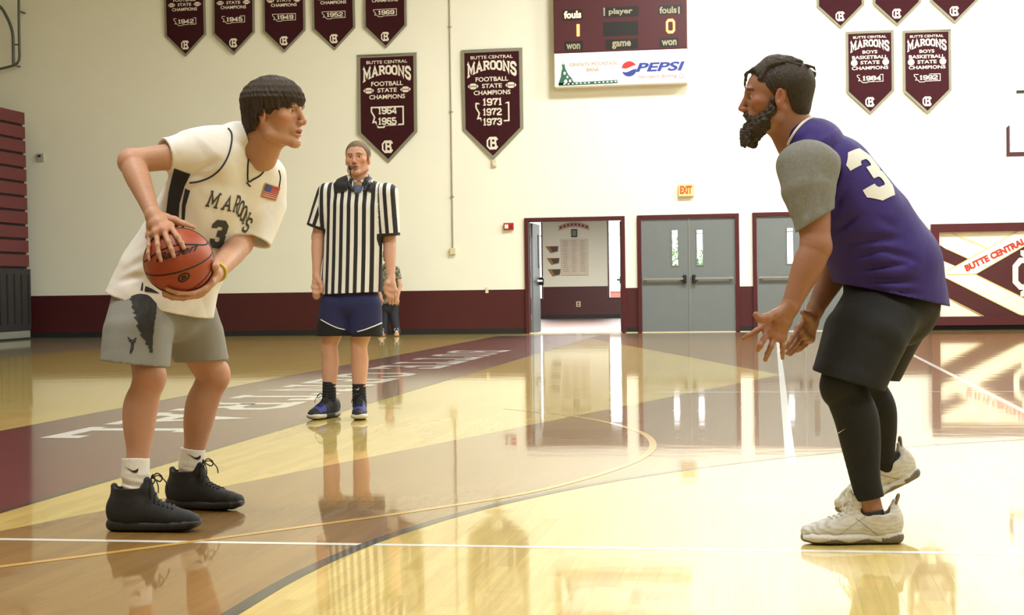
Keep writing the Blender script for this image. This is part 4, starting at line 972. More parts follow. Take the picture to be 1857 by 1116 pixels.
def hair_sdf(H, c, r, zline, seed, amp=.004, freq=22, extra=(), crown=(-.03, 0)):
    S = Sdf(); R = np.array(r)*H.s
    S.ell(H.w(*c), H.A, R, .02)
    for e in extra: S.ell(H.w(*e[0]), H.A, np.array(e[1])*H.s, .025)
    zx = np.array([q[0] for q in zline]); zz = np.array([q[1] for q in zline]); rr = np.random.default_rng(seed); ph = rr.uniform(0, 6.28, 8)
    def local(x, y, z):
        d = [x-H.o[0], y-H.o[1], z-H.o[2]]; return [(d[0]*a[0]+d[1]*a[1]+d[2]*a[2])/H.s for a in H.A]
    def cutf(x, y, z):
        lx, ly, lz = local(x, y, z); ph_ = np.arctan2(ly, lx-crown[0]); z0 = np.interp(lx, zx, zz)+.002*np.sin(ph_*17+ph[0])+.0018*np.sin(ph_*31+ph[1]); return (z0-lz)*.75*H.s
    lo, hi = S.bounds(); S.custom(cutf, lo-.02, hi+.02, 'max')
    def strands(x, y, z):
        lx, ly, lz = local(x, y, z); a = np.arctan2(ly-crown[1], lx-crown[0]); q = np.hypot(ly, lx-crown[0])
        w = a+.10*np.sin(q*40+ph[2])+.08*np.sin(lz*50+ph[3])
        return amp*(-.4*np.abs(np.sin(w*freq/2+ph[4]))-.35*np.abs(np.sin(w*freq*1.17+ph[5]+q*20))-.25*np.sin(w*freq*2.3+ph[6]))+amp*.4
    S.post.append(strands); return S
def locks(S, H, specs, k=.006):
    for pts, rs in specs: S.chain([H.w(*p) for p in pts], [r*H.s for r in rs], k)
# ---- shoes: local frame x to the toe, y left, z up, origin on the floor under the ankle
def shoe_parts(kind):
    U = Sdf(); So = Sdf(); Yv = (0, 1, 0)
    st = [(-.070, 0, .030), (-.035, 0, .037), (.03, 0, .036), (.09, .004, .042), (.145, .005, .049), (.188, .000, .046), (.214, -.004, .035)]
    hb = [.022, .022, .020, .020, .020, .018, .013]; rise = .5 if kind == 'low' else 1.0
    So.loft([((x, y, h_+(0, 0, 0, 0, .002, .007, .016)[i]*rise), Yv, w+.003, h_+.003) for i, ((x, y, w), h_) in enumerate(zip(st, hb))], .01); top = .038
    big = (np.array([-.2, -.1, -.02]), np.array([.3, .1, .25]))
    So.plane((0, 0, .0), (0, 0, -1), big[0], big[1]); 
    ups = [(-.062, 0, .068, .033, .052), (-.02, 0, .070, .036, .056), (.035, 0, .066, .037, .056), (.08, .002, .056, .040, .046), (.13, .004, .046, .046, .037), (.175, .001, .040, .042, .030), (.204, -.003, .036, .034, .025)]
    U.loft([((x, y, z), Yv, w, hh) for x, y, z, w, hh in ups], .012)
    if kind == 'high':
        U.loft([((-.012, 0, .06), Yv, .042, .057), ((-.012, 0, .105), Yv, .044, .056), ((-.012, 0, .146), Yv, .047, .056)], .02, flat=(0, 1))
        U.rc((-.062, 0, .10), (-.066, 0, .150), .014, .011, .014)
        U.chain([(.06, 0, .105), (.046, 0, .140), (.045, 0, .165)], [.024, .022, .017], .014)
        U.loft([((-.010, 0, .095), Yv, .036, .044), ((-.010, 0, .22), Yv, .041, .048)], .004, '-')
    elif kind == 'low':
        U.loft([((-.012, 0, .05), Yv, .040, .056), ((-.012, 0, .092), Yv, .043, .054)], .02, flat=(0, 1))
        U.rc((-.062, 0, .08), (-.066, 0, .132), .013, .009, .014)
        U.chain([(.065, 0, .095), (.050, 0, .125), (.046, 0, .150)], [.024, .021, .013], .014)
        U.rc((.02, 0, .094), (-.04, 0, .088), .030, .026, .012, '-'); U.loft([((-.008, 0, .070), Yv, .034, .043), ((-.008, 0, .2), Yv, .037, .048)], .004, '-')
    else:
        U.loft([((-.012, 0, .05), Yv, .038, .054), ((-.012, 0, .105), Yv, .037, .050)], .02, flat=(0, 1))
        U.chain([(.06, 0, .1), (.045, 0, .135)], [.022, .016], .014); U.loft([((-.010, 0, .085), Yv, .029, .036), ((-.010, 0, .2), Yv, .031, .040)], .004, '-')
    U.plane((0, 0, top-.008), (0, 0, -1), big[0], big[1])
    if kind == 'low': U.post.append(lambda x, y, z: .0011*np.sin(90*x+40*z)*(z > .05))
    return U, So, top
_shoe = {}
def make_shoe(parent, kind, heel, d, pitch=0.0, scale=1.0, mats=None, label=None, colf=None, side=1, slack=False):
    if kind not in _shoe:
        U, So, top = shoe_parts(kind); _shoe[kind] = (U.mesh(.003), So.mesh(.003), top)
    u, so, top = _shoe[kind]
    d = nrm((d[0], d[1], 0)); l = np.cross((0, 0, 1), d); c, s = math.cos(pitch), math.sin(pitch)
    f = d*c-np.array([0, 0, 1])*s; up = d*s+np.array([0, 0, 1])*c
    T = lambda V: np.asarray(heel)+scale*(V[:, :1]*f+V[:, 1:2]*l*side+V[:, 2:3]*up)
    fl = (lambda Q: Q[:, ::-1]) if side < 0 else (lambda Q: Q)
    cu = colf(u[0]) if colf else None
    o = organic('shoe', (T(u[0]), fl(u[1])), mats[0], parent, cu); 
    if label: o['label'] = label
    cs = None
    if len(mats) > 3: cs = mats[3](so[0])
    organic('sole', (T(so[0]), fl(so[1])), mats[1], o, cs)
    tr = bvh(u); prof = []
    for i in range(6):
        t = i/5; x = .062+.075*t; 
        h = tr.ray_cast(Vector((x, 0, .3)), Vector((0, 0, -1)))[0]; z = h.z if h else .1
        pts = []
        for y in np.linspace(-.024, .024, 7):
            hh = tr.ray_cast(Vector((x-.004*(y/.024), y, .3)), Vector((0, 0, -1)))[0]; pts.append((x-.004*(y/.024), y, (hh.z if hh else z)+.002))
        prof.append(pts)
    for pts in prof: MB().tube(T(np.array(pts)), .0028*scale, 6).build('lace', mats[2], o, True)
    b = tr.ray_cast(Vector((.060, 0, .3)), Vector((0, 0, -1)))[0]; bz = b.z if b else .12
    for sg in (-1, 1):
        lp = spline([(.062, 0, bz), (.075, sg*.018, bz+.018), (.088, sg*.034, bz+.004), (.080, sg*.036, bz-.012), (.066, sg*.012, bz+.002)], 5); MB().tube(T(lp), .0025*scale, 6).build('lace', mats[2], o, True)
        lp = spline([(.064, 0, bz+.002), (.08, sg*.022, bz+.010), (.10, sg*.040, bz-.015), (.103, sg*.047, bz-.04)], 5); MB().tube(T(lp), .0022*scale, 6).build('lace', mats[2], o, True)
    return o, T
def hand(S, wrist, knuckles, fingers, thumb, r=.0092, k=.010, wr=.026, pr=.014):
    """palm from wrist to the knuckle row, four fingers and a thumb as bent chains"""
    wrist = np.asarray(wrist, float); K = [np.asarray(q, float) for q in knuckles]
    for q in K: S.rc(wrist, q, wr*.72, pr*.92, .016)
    for a, b in zip(K[:-1], K[1:]): S.rc(a, b, pr, pr, .010); S.rc((a+wrist)/2, (b+wrist)/2, pr*1.15, pr*1.15, .012)
    for i, (q, pts) in enumerate(zip(K, fingers)):
        rr = r*[1.0, 1.03, .97, .84][i]; P = [q]+[np.asarray(p, float) for p in pts]; n = len(P)
        S.chain(P, [rr*1.12]+[rr*(1.05-.28*j/(n-1)) for j in range(1, n)], .006)
    T = [np.asarray(p, float) for p in thumb]; n = len(T)
    S.chain([wrist*.6+T[0]*.4]+T, [.018]+[r*(1.55-.50*j/(n-1)) for j in range(n)], .012)
M['skin1'] = mat('fair_skin', (.5, .3, .2), .5, spec=.35, var=.10, vscale=14, bump=.06, bscale=220, sss=.10, attr=True)
M['eyewhite'] = mat('eye_white', (.6, .56, .52), .2); M['iris'] = mat('iris', (.06, .05, .03), .2)
M['hair_d'] = mat('dark_brown_hair', (.036, .021, .011), .6, spec=.35, var=.5, vscale=60, stretch=(1, 1, .25), bump=.4, bscale=200)
M['hair_b'] = mat('dark_blond_hair', (.15, .10, .05), .6, spec=.4, var=.4, vscale=60, bump=.4, bscale=200)
M['cloth'] = mat('printed_jersey_cloth', (.8, .8, .8), .75, spec=.25, var=.05, vscale=12, bump=.12, bscale=350, attr=True)
M['navy'] = mat('navy_print', (.020, .022, .045), .7); M['greyp'] = mat('grey_print', (.10, .10, .095), .7); M['whitep'] = mat('white_print', (.75, .75, .72), .7)
M['blackshoe'] = mat('black_knit_shoe', (.014, .014, .015), .7, var=.3, vscale=60, bump=.25, bscale=250); M['blacksole'] = mat('black_sole', (.012, .012, .013), .5, var=.2); M['blacklace'] = mat('black_lace', (.01, .01, .01), .7)

# ================================================================== BASKETBALL
P = at
def ball_build():
    C = P(324, 474, 5.16); R = .1205
    root = thing('basketball', 'orange basketball held at the hip by the player in white', 'ball', tuple(C))
    mb = MB(); n, m = 64, 40
    vs = [C+R*np.array([math.sin(a)*math.cos(b), math.sin(a)*math.sin(b), math.cos(a)]) for a in np.linspace(.0005, math.pi-.0005, m) for b in np.linspace(0, 2*math.pi, n, endpoint=False)]
    mb.add(vs, [(i*n+k, i*n+(k+1) % n, (i+1)*n+(k+1) % n, (i+1)*n+k) for i in range(m-1) for k in range(n)])
    k = NT('orange_ball_leather'); v = k.new('ShaderNodeTexVoronoi'); v.inputs['Scale'].default_value = 330; k.link(k.new('ShaderNodeNewGeometry').outputs['Position'], v.inputs['Vector'])
    k.link(k.mix(k.noise(9, 4), (.29, .038, .011), (.37, .066, .018)), k.b.inputs['Base Color']); k.b.inputs['Roughness'].default_value = .45
    k.link(k.bump(v.outputs['Distance'], .35, .002), k.b.inputs['Normal'])
    mb.build('cover', k.m, root, True)
    view = nrm(np.array([0, 0, CAMH])-C)
    right = nrm(np.cross((0, 0, 1), -view)*-1); right = nrm(np.cross(view, (0, 0, 1)))*-1
    up = np.cross(view, right); up = up if up[2] > 0 else -up
    right = np.cross(up, view)
    a = math.radians(17); e1 = math.cos(a)*right+math.sin(a)*up; e2 = -math.sin(a)*right+math.cos(a)*up
    pole = nrm(e2*math.cos(.30)+view*math.sin(.30)); front = nrm(view-pole*(view@pole)); side = np.cross(pole, front)
    kk = M['ballblack'] = mat('ball_seam_black', (.012, .010, .010), .6)
    def seam(fn): 
        t = np.linspace(0, 2*math.pi, 90, endpoint=False); MB().tube([C+(R-.0012)*nrm(fn(q)) for q in t], .0032, 6, True).build('seam', kk, root, True)
    seam(lambda t: front*math.cos(t)+side*math.sin(t)); seam(lambda t: pole*math.cos(t)+nrm(front*math.cos(1.57)+side*math.sin(1.57))*math.sin(t))
    for s in (1, -1): seam(lambda t, s=s: front*math.cos(t)+side*math.sin(t)+s*pole*(.66+.34*math.cos(2*t+.2)))
    tr = BVHTree.FromPolygons([tuple(q) for q in vs], mb.f)
    print_px('ball_lettering', cutgrid(text2d('Baden', .02, .25), .3), tr, kk, root, [(283, 476), (356, 455), (360, 440), (285, 461)], .0012)
    v1 = merge(stroke_poly([(math.cos(t), math.sin(t)) for t in np.linspace(0, 2*math.pi, 25)], .34), fit(varsity('B', .25), 1.0, 1.1))
    print_px('ball_crest', cutgrid(v1, .3), tr, kk, root, [(323, 515), (344, 508), (345, 492), (322, 498)], .0012)
    return C, R
BC, BR = ball_build()
def onball(px, py, h=.009, back=False):
    d = nrm(RW @ np.array([px-CX, py-CY, FPX])); o = np.array([0, 0, CAMH]); b = (o-BC)@d; c = (o-BC)@(o-BC)-(BR+h)**2; q = b*b-c
    if q < 0: p = o-b*d; return BC+nrm(p-BC)*(BR+h)
    return o+d*(-b+(math.sqrt(q) if back else -math.sqrt(q)))

def inpoly(p, poly):
    x, y = p[:, 0], p[:, 1]; r = np.zeros(len(p), bool); n = len(poly)
    for i in range(n):
        (x0, y0), (x1, y1) = poly[i], poly[(i+1) % n]
        if y0 == y1: continue
        r ^= ((y0 > y) != (y1 > y)) & (x < (x1-x0)*(y-y0)/(y1-y0)+x0)
    return r
def folds(lines):
    """cloth creases: (start, end, width, depth) ridges in space"""
    L_ = [(np.asarray(a, float), np.asarray(b, float), w, d) for a, b, w, d in lines]
    def fn(x, y, z):
        o = 0
        for a, b, w, d in L_:
            ab = b-a; t = np.clip(((x-a[0])*ab[0]+(y-a[1])*ab[1]+(z-a[2])*ab[2])/(ab@ab), 0, 1)
            q = np.sqrt((x-a[0]-t*ab[0])**2+(y-a[1]-t*ab[1])**2+(z-a[2]-t*ab[2])**2)
            o = o+d*np.exp(-(q/w)**2)*np.sin(np.pi*(.12+.76*t))
        return o
    return fn
# ================================================================== PLAYER IN WHITE
def player_white():
    root = thing('person', 'person in white maroons jersey and grey shorts, bent forward with a basketball at the hip', 'person', (-2.25, 5.55, 0))
    SKIN = (.49, .265, .170)
    H = Head(P(496, 210, 5.50), (.985, -.17, -.02), (.05, 0, 1), 1.10)
    F = nrm((.74, -.67, 0)); L = np.array([.67, .74, 0]); Lh = nrm((.5, .86, 0))
    B = Sdf()
    # trunk
    B.loft([(P(447, 268, 5.55), L, .10, .06), (P(425, 290, 5.55), L, .165, .085), (P(398, 345, 5.55), L, .165, .10), (P(350, 435, 5.57), L, .14, .085), (P(312, 515, 5.58), Lh, .13, .085)], .03)
    B.rc(P(290, 540, 5.50), P(312, 545, 5.66), .085, .085, .03)
    # neck and head
    B.rc(H.w(-.022, 0, -.035), P(458, 276, 5.54), .060, .064, .03); B.rc(H.w(.0, 0, -.055), P(478, 287, 5.52), .05, .05, .03)
    H.build(B, .004)
    # legs
    def leg(hip, knee, ank, kr, cr, ar, f=(1, 0, 0)):
        hip, knee, ank, f = map(np.asarray, (hip, knee, ank, f)); s_ = lambda t: knee+(ank-knee)*t
        B.limb([hip, hip*.5+knee*.5, hip*.15+knee*.85, knee+f*.004, s_(.14)-f*.004, s_(.30)-f*.014, s_(.50)-f*.010, s_(.74), s_(1.0), s_(1.08)+f*.01], [.082, .080, kr*1.02, kr*.98, kr*.90, cr, cr*.93, cr*.70, ar, ar*.9])
        B.ell(knee+f*.034-np.array([0, 0, .006]), np.eye(3), (.026, .034, .040), .03); B.rc(s_(.12)+f*.028, s_(.5)+f*.016, .020, .018, .03)
    leg(P(270, 548, 5.46), P(268, 683, 5.37), P(245, 862, 5.325), .060, .0615, .037)
    leg(P(325, 552, 5.70), P(385, 680, 5.86), P(343, 850, 5.90), .066, .063, .038)
    # right arm over the ball
    sh, el, wr = P(372, 276, 5.42), P(238, 293, 5.27), P(278, 391, 5.13)
    B.limb([sh, sh*.5+el*.5, sh*.15+el*.85, el], [.052, .048, .044, .042], .02); B.ell(el+np.array([-.012, 0, -.002]), np.eye(3), (.030, .036, .036), .02)
    B.limb([el, el*.72+wr*.28, el*.35+wr*.65, wr], [.043, .0445, .034, .0265], .02)
    ob = onball; Cb = BC
    K = [ob(308, 411, .012)+np.array([0, .0, .002]), ob(297, 418, .014), ob(284, 423, .014), ob(271, 428, .012)]
    hand(B, wr, K, [[ob(322, 430, .009), ob(329, 441, .008), ob(333, 450, .007)], [ob(306, 440, .009), ob(311, 453, .008), ob(315, 465, .007)],
                    [ob(286, 445, .009), ob(288, 460, .008), ob(292, 473, .007)], [ob(270, 446, .008), ob(269, 459, .007), ob(271, 471, .006)]],
         [P(301, 396, 5.15), P(316, 400, 5.16), ob(333, 405, .010), ob(351, 410, .008)], .0098)
    # left arm under the ball
    s2, e2, w2 = P(488, 322, 5.76), P(436, 442, 5.60), P(388, 499, 5.26)
    B.limb([s2, s2*.5+e2*.5, e2], [.052, .047, .044], .02); B.limb([e2, e2*.68+w2*.32, w2], [.045, .046, .028], .02)
    def under(px, py, h): return ob(px, py, h)
    K2 = [under(383, 512, .012), under(374, 522, .012), under(366, 531, .013), under(358, 537, .012)]
    def wrap(k_, tip, h=.0105):
        a_ = nrm(k_-BC); b_ = nrm(tip); return [BC+nrm(a_*(1-t)+b_*t)*(BR+h+.0015*math.sin(math.pi*t)) for t in (.25, .5, .75, 1)]
    hand(B, w2, K2, [wrap(K2[0], (-.010, -.082, -.092)), wrap(K2[1], (-.030, -.060, -.105)), wrap(K2[2], (-.040, -.030, -.112)), wrap(K2[3], (-.030, .0, -.12))],
         [P(389, 492, 5.24), ob(390, 484, .012), ob(393, 474, .013)], .0098)
    B.ell(BC, np.eye(3), (BR+.0035,)*3, .002, '-')
    hl, hh = H.box(-.14, .15, -.11, .11, -.135, .15)
    h1l, h1h = np.min(K, 0)-.075, np.maximum(np.max(K, 0), wr)+.05
    h1l = np.minimum(h1l, ob(271, 471)-.03); h1h = np.maximum(h1h, ob(351, 410)+.03)
    V, Q = B.mesh(.0045, [(hl, hh, .0026), (h1l, h1h, .003)])
    c = H.skin(V, SKIN, (.40, .14, .105), red=.2)
    for q, r_ in ((el, .06), (P(392, 682, 5.86), .07), (P(270, 690, 5.34), .06), (K[1], .05)):
        t = np.clip(1-np.linalg.norm(V-np.asarray(q), axis=1)/r_, 0, 1)[:, None]*.5; c = c*(1-t)+np.array([.58, .22, .14])*t
    organic('body', (V, Q), M['skin1'], root, c)
    H.eyes(root)
    # hair
    hs = hair_sdf(H, (-.005, 0, .044), (.107, .087, .083), [(-.14, -.066), (-.08, -.064), (-.040, -.050), (-.018, -.006), (.008, -.004), (.022, .000), (.05, .018), (.085, .031), (.14, .034)], 3, .0042, 44,
                  extra=[((-.055, 0, -.012), (.050, .066, .070))], crown=(-.03, 0))
    r_ = np.random.default_rng(5); sp_ = []
    for i in range(230):
        a = r_.uniform(-math.pi, math.pi); z1 = np.interp(math.cos(a)*.1, [-.1, -.03, .0, .06, .1], [-.062, -.048, .002, .021, .032])+r_.normal()*.004
        E_ = lambda th, q: (-.005+.1065*math.sin(th)*math.cos(q), .0868*math.sin(th)*math.sin(q), .044+.083*math.cos(th))
        a2 = a+r_.normal()*.10; bk = math.cos(a) < -.2; q_ = E_(1.75 if bk else 1.52, a2); p2 = (max(q_[0]*(.92 if bk else .97), -.090), q_[1]*(.88 if bk else .985), z1)
        sp_.append(([E_(.12, a), E_(.4, a), E_(.7, a), E_(1.0, a), E_(1.25, a), E_(1.45, a2), p2], [.005, .005, .005, .005, .005, .0045, .0016]))
    locks(hs, H, sp_)
    organic('hair', hs.mesh(.0024), M['hair_d'], root)
    # jersey: tank top over a short sleeved tee
    FOLD1 = folds([(P(a, b, 5.36), P(c, d, 5.36), w, e*1.5) for a, b, c, d, w, e in [(330, 320, 400, 290, .012, .010), (345, 318, 410, 320, .010, .008), (415, 260, 430, 350, .011, .008), (436, 255, 440, 345, .010, .007), (400, 420, 450, 350, .012, .009), (390, 450, 470, 430, .014, .010), (210, 470, 262, 440, .014, .011), (205, 495, 262, 470, .013, .010), (225, 445, 265, 425, .012, .009), (200, 512, 258, 500, .012, .008), (330, 550, 390, 575, .012, .009), (345, 545, 385, 560, .01, .008)]])
    J = Sdf(); wv_ = wave_noise(11, 9, 14, 40, (1, 1, .6))
    jst = [(P(446, 264, 5.54), L, .125, .078), (P(426, 287, 5.54), L, .188, .105), (P(394, 348, 5.54), L, .195, .128), (P(346, 432, 5.55), L, .188, .138), (P(306, 505, 5.55), L, .200, .160), (P(291, 553, 5.55), L, .213, .176), (P(284, 568, 5.55), L, .215, .178)]
    v_ = lambda a, b: np.asarray(b)-np.asarray(a); dsp = lambda x, y, z: .007*wv_(x, y, z)+FOLD1(x, y, z)
    rs = [(P(392, 286, 5.45), (0, 1, 0), .090, .096), (P(345, 281, 5.41), (0, 1, 0), .084, .092), (P(298, 279, 5.34), (0, 1, 0), .064, .058), (P(284, 281, 5.32), (0, 1, 0), .063, .057)]
    ls = [(P(480, 318, 5.72), L, .080, .085), (P(480, 372, 5.72), L, .082, .078), (P(455, 436, 5.63), L, .078, .062), (P(448, 456, 5.60), L, .078, .061)]
    J.loft(rs, .05, disp=dsp); J.hem(P(299, 279, 5.34), v_(P(345, 272, 5.41), P(299, 279, 5.34)), .13, .010, .03)
    J.loft(ls, .05, disp=dsp); J.hem(P(455, 436, 5.63), v_(P(472, 380, 5.68), P(455, 436, 5.63)), .13, .010, .05)
    J.loft(jst, .045, disp=dsp); J.hem(P(291, 553, 5.55), v_(P(306, 490, 5.55), P(289, 553, 5.55)), .30, .011, .10)
    # neck opening (deep V towards the chest)
    J.rc(P(462, 262, 5.54), H.w(-.01, 0, -.01), .069, .08, .006, '-')
    J.rc(P(470, 276, 5.48), P(463, 318, 5.37), .052, .012, .006, '-'); J.rc(P(478, 290, 5.46), P(500, 270, 5.4), .050, .05, .006, '-')
    J.ell(BC, np.eye(3), (BR+.006,)*3, .004, '-')
    JV, JQ = J.mesh(.0045)
    col = np.tile(np.array([.78, .755, .72]), (len(JV), 1))
    jo = organic('jersey', (JV, JQ), M['cloth'], root, col); jt = bvh((JV, JQ))
    M['panel'] = mat('navy_side_panel', (.022, .022, .030), .75, bump=.12, bscale=350)
    for poly, m_ in (([(316, 305), (346, 316), (335, 338), (326, 370), (322, 425), (299, 425), (301, 392), (306, 350)], M['panel']), ([(336, 342), (345, 346), (337, 374), (333, 425), (329, 425), (330, 372)], M['panel']),
                     ([(264, 519), (276, 524), (290, 533), (262, 529)], M['panel']), ([(258, 512), (260, 514), (259, 528), (255, 527)], M['panel'])):
        print_poly('side_panel', poly, jt, m_, jo, .002)
    M['jprint'] = mat('dark_jersey_lettering', (.055, .058, .055), .7)
    for ch, q in zip('MAROONS', [[(371, 374), (394, 379), (403, 349), (384, 343)], [(399, 380), (418, 384), (425, 355), (412, 351)], [(421, 384), (429, 388), (439, 357), (430, 353)], [(428, 391), (435, 395), (445, 366), (437, 362)],
                                 [(433, 399), (440, 403), (450, 375), (443, 371)], [(437, 408), (446, 412), (456, 384), (447, 379)], [(436, 419), (446, 424), (460, 398), (451, 393)]]):
        print_px('lettering', cutgrid(varsity(ch, .15, .05, .11), .22), jt, M['jprint'], jo, q, .0025)
    print_px('number', cutgrid(varsity('3', .26, .05, .12), .15), jt, M['jprint'], jo, [(378, 448), (402, 452), (417, 401), (386, 398)], .0025)
    tube_px('piping', [(414, 233), (420, 243), (419, 262), (413, 284), (400, 306), (382, 321), (362, 329), (344, 332)], .0032, jt, M['navy'], jo)
    tube_px('piping', [(449, 243), (451, 262), (450, 285), (449, 308), (450, 329), (460, 325), (472, 318), (480, 308), (487, 296)], .0032, jt, M['navy'], jo)
    tube_px('piping', [(505, 309), (508, 320), (507, 332), (505, 344)], .003, jt, M['navy'], jo)
    print_px('collar_tab', (np.array([(0, 0), (1, 0), (1, 1), (0, 1.)]), [(0, 1, 2, 3)]), jt, M['navy'], jo, [(445, 331), (452, 339), (455, 338), (448, 330)], .003)
    M['flagr'] = mat('flag_red', (.42, .04, .05), .7); M['flagb'] = mat('flag_blue', (.05, .06, .22), .7); M['flagy'] = mat('flag_gold', (.62, .38, .08), .7)
    sq = lambda a, b, c, d: (np.array([(a, b), (c, b), (c, d), (a, d)], float), [(0, 1, 2, 3)])
    fq = [(474, 356), (499, 363), (506, 341), (481, 333)]
    def fp(u0, v0, u1, v1, m, lift, nm):
        q = np.array(fq, float); bl = lambda u, v: (1-u)*(1-v)*q[0]+u*(1-v)*q[1]+u*v*q[2]+(1-u)*v*q[3]
        print_px(nm, cutgrid(sq(0, 0, 1, 1), .2), jt, m, jo, [bl(u0, v0), bl(u1, v0), bl(u1, v1), bl(u0, v1)], lift)
    fp(-.06, -.06, 1.06, 1.06, M['flagy'], .003, 'flag_border'); fp(0, 0, 1, 1, M['whitep'], .004, 'flag_field')
    for i in range(7): fp(0, i/6.5*.93, 1, (i+.5)/6.5, M['flagr'], .005, 'flag_stripe')
    fp(0, .46, .45, 1, M['flagb'], .006, 'flag_canton')
    # shorts
    S = Sdf(); w2_ = wave_noise(23, 8, 10, 26, (1, 1, .4))
    S.loft([(P(305, 515, 5.56), Lh, .17, .125), (P(292, 560, 5.57), Lh, .18, .135)], .02)
    a1 = [(P(264, 545, 5.47), (1, 0, 0), .125, .115), (P(251, 605, 5.42), (1, 0, 0), .126, .118), (P(245, 661, 5.39), (1, 0, 0), .125, .120), (P(244, 676, 5.38), (1, 0, 0), .125, .120)]
    a2 = [(P(328, 550, 5.68), (1, 0, 0), .125, .115), (P(353, 610, 5.78), (1, 0, 0), .112, .112), (P(367, 656, 5.84), (1, 0, 0), .100, .105), (P(371, 670, 5.86), (1, 0, 0), .100, .105)]
    S.loft(a1, .035); S.loft(a2, .035); S.warp(lambda x, y, z: .006*w2_(x, y, z)); S.ell(BC, np.eye(3), (BR+.006,)*3, .004, '-')
    S.hem(P(244, 660, 5.39), (-.11, -.06, -1), .165, .011, .10); S.hem(P(366, 655, 5.84), (.03, 0, -1), .135, .011, .10)
    SV, SQ = S.mesh(.0045); pxs = np.array([proj(v) for v in SV]); col = np.tile(np.array([.27, .27, .25]), (len(SV), 1))
    sd = SV[:, 1] < 5.45
    so = organic('shorts', (SV, SQ), M['cloth'], root, col); st = bvh((SV, SQ))
    rf = np.random.default_rng(4); lt = [(np.interp(y, [520, 560, 600, 640], [234, 240, 252, 273])+rf.uniform(-4, 4), y) for y in np.linspace(522, 640, 40)]; rt_ = [(np.interp(y, [520, 560, 600, 625, 642], [287, 284, 278, 277, 276])+rf.uniform(-1, 1), y) for y in np.linspace(640, 522, 24)]
    print_poly('feather_print', lt+rt_, st, mat('charcoal_feather_print', (.030, .030, .029), .75, var=.75, vscale=70, stretch=(1, 1, .35)), so, .0018, 5)
    logo = [[(232, 612), (240, 618), (247, 613)], [(234, 617), (240.5, 622), (246, 618)], [(239, 622), (238, 632), (236, 640)], [(242, 622), (241, 632), (237, 641)]]
    for l_ in logo: tube_px('shorts_mark', l_, .0022, st, M['navy'], so, .001)
    for l_ in ([(310, 543), (312, 550), (309, 558)], [(318, 543), (319, 552), (316, 563)]): MB().tube([cast(a, b, st, .006) for a, b in spline(l_, 6)], .004, 6).build('drawstring', M['whitep'], so, True)
    # socks
    M['sockw'] = mat('white_ribbed_sock', (.72, .69, .63), .85, bump=.3, bscale=300, stretch=(1, 1, .15))
    for (t, b, r0, r1) in ((P(246, 832, 5.335), P(245, 892, 5.32), .0505, .043), (P(350, 814, 5.89), P(343, 872, 5.885), .0495, .043)):
        K_ = Sdf(); n = nrm(np.asarray(b)-t); K_.loft([(t, (1, 0, 0), r0, r0), (t*.5+np.asarray(b)*.5, (1, 0, 0), r0, r0), (b, (1, 0, 0), r1, r1)], .01, flat=(1, 0))
        b_ = np.asarray(b); K_.post.append(lambda x, y, z, b_=b_: .0035*np.sin((z+.25*x)*520/2.6)*np.clip(1-(z-b_[2]-.02)/.05, 0, 1)*(z > b_[2]-.02))
        vq = K_.mesh(.003); so_ = organic('sock', vq, M['sockw'], root); tr = bvh(vq); q0 = proj(t)
        ox, oy = (q0[0]-21, q0[1]+19) if t[1] < 5.6 else (q0[0]-12, q0[1]+13)
        print_px('sock_mark', cutgrid(SWOOSH, .2), tr, M['black'], so_, [(ox, oy+5), (ox+26, oy+8), (ox+26, oy-2), (ox, oy-5)], .0018)
    # shoes, wristband
    bs = [M['blackshoe'], M['blacksole'], M['blacklace']]
    make_shoe(root, 'high', P(243, 962, 5.315)*[1, 1, 0]+[0, 0, .0006], (1, .05), 0, 1.09, bs)
    make_shoe(root, 'high', P(342, 922, 5.875)*[1, 1, 0]+[0, 0, .0006], (1, -.12), 0, 1.05, bs, side=-1)
    wb = nrm(w2-e2); u1 = nrm(np.cross(wb, (0, 0, 1))); u2 = np.cross(wb, u1); c_ = w2-wb*.034
    MB().tube([c_+.0345*(u1*math.cos(t)+u2*math.sin(t)) for t in np.linspace(0, 2*math.pi, 28, endpoint=False)], .005, 8, True).build('wristband', mat('yellow_wristband', (.62, .50, .05), .5), root, True)
PANEL_SIGN, PANEL_T = 1, -.55
player_white()

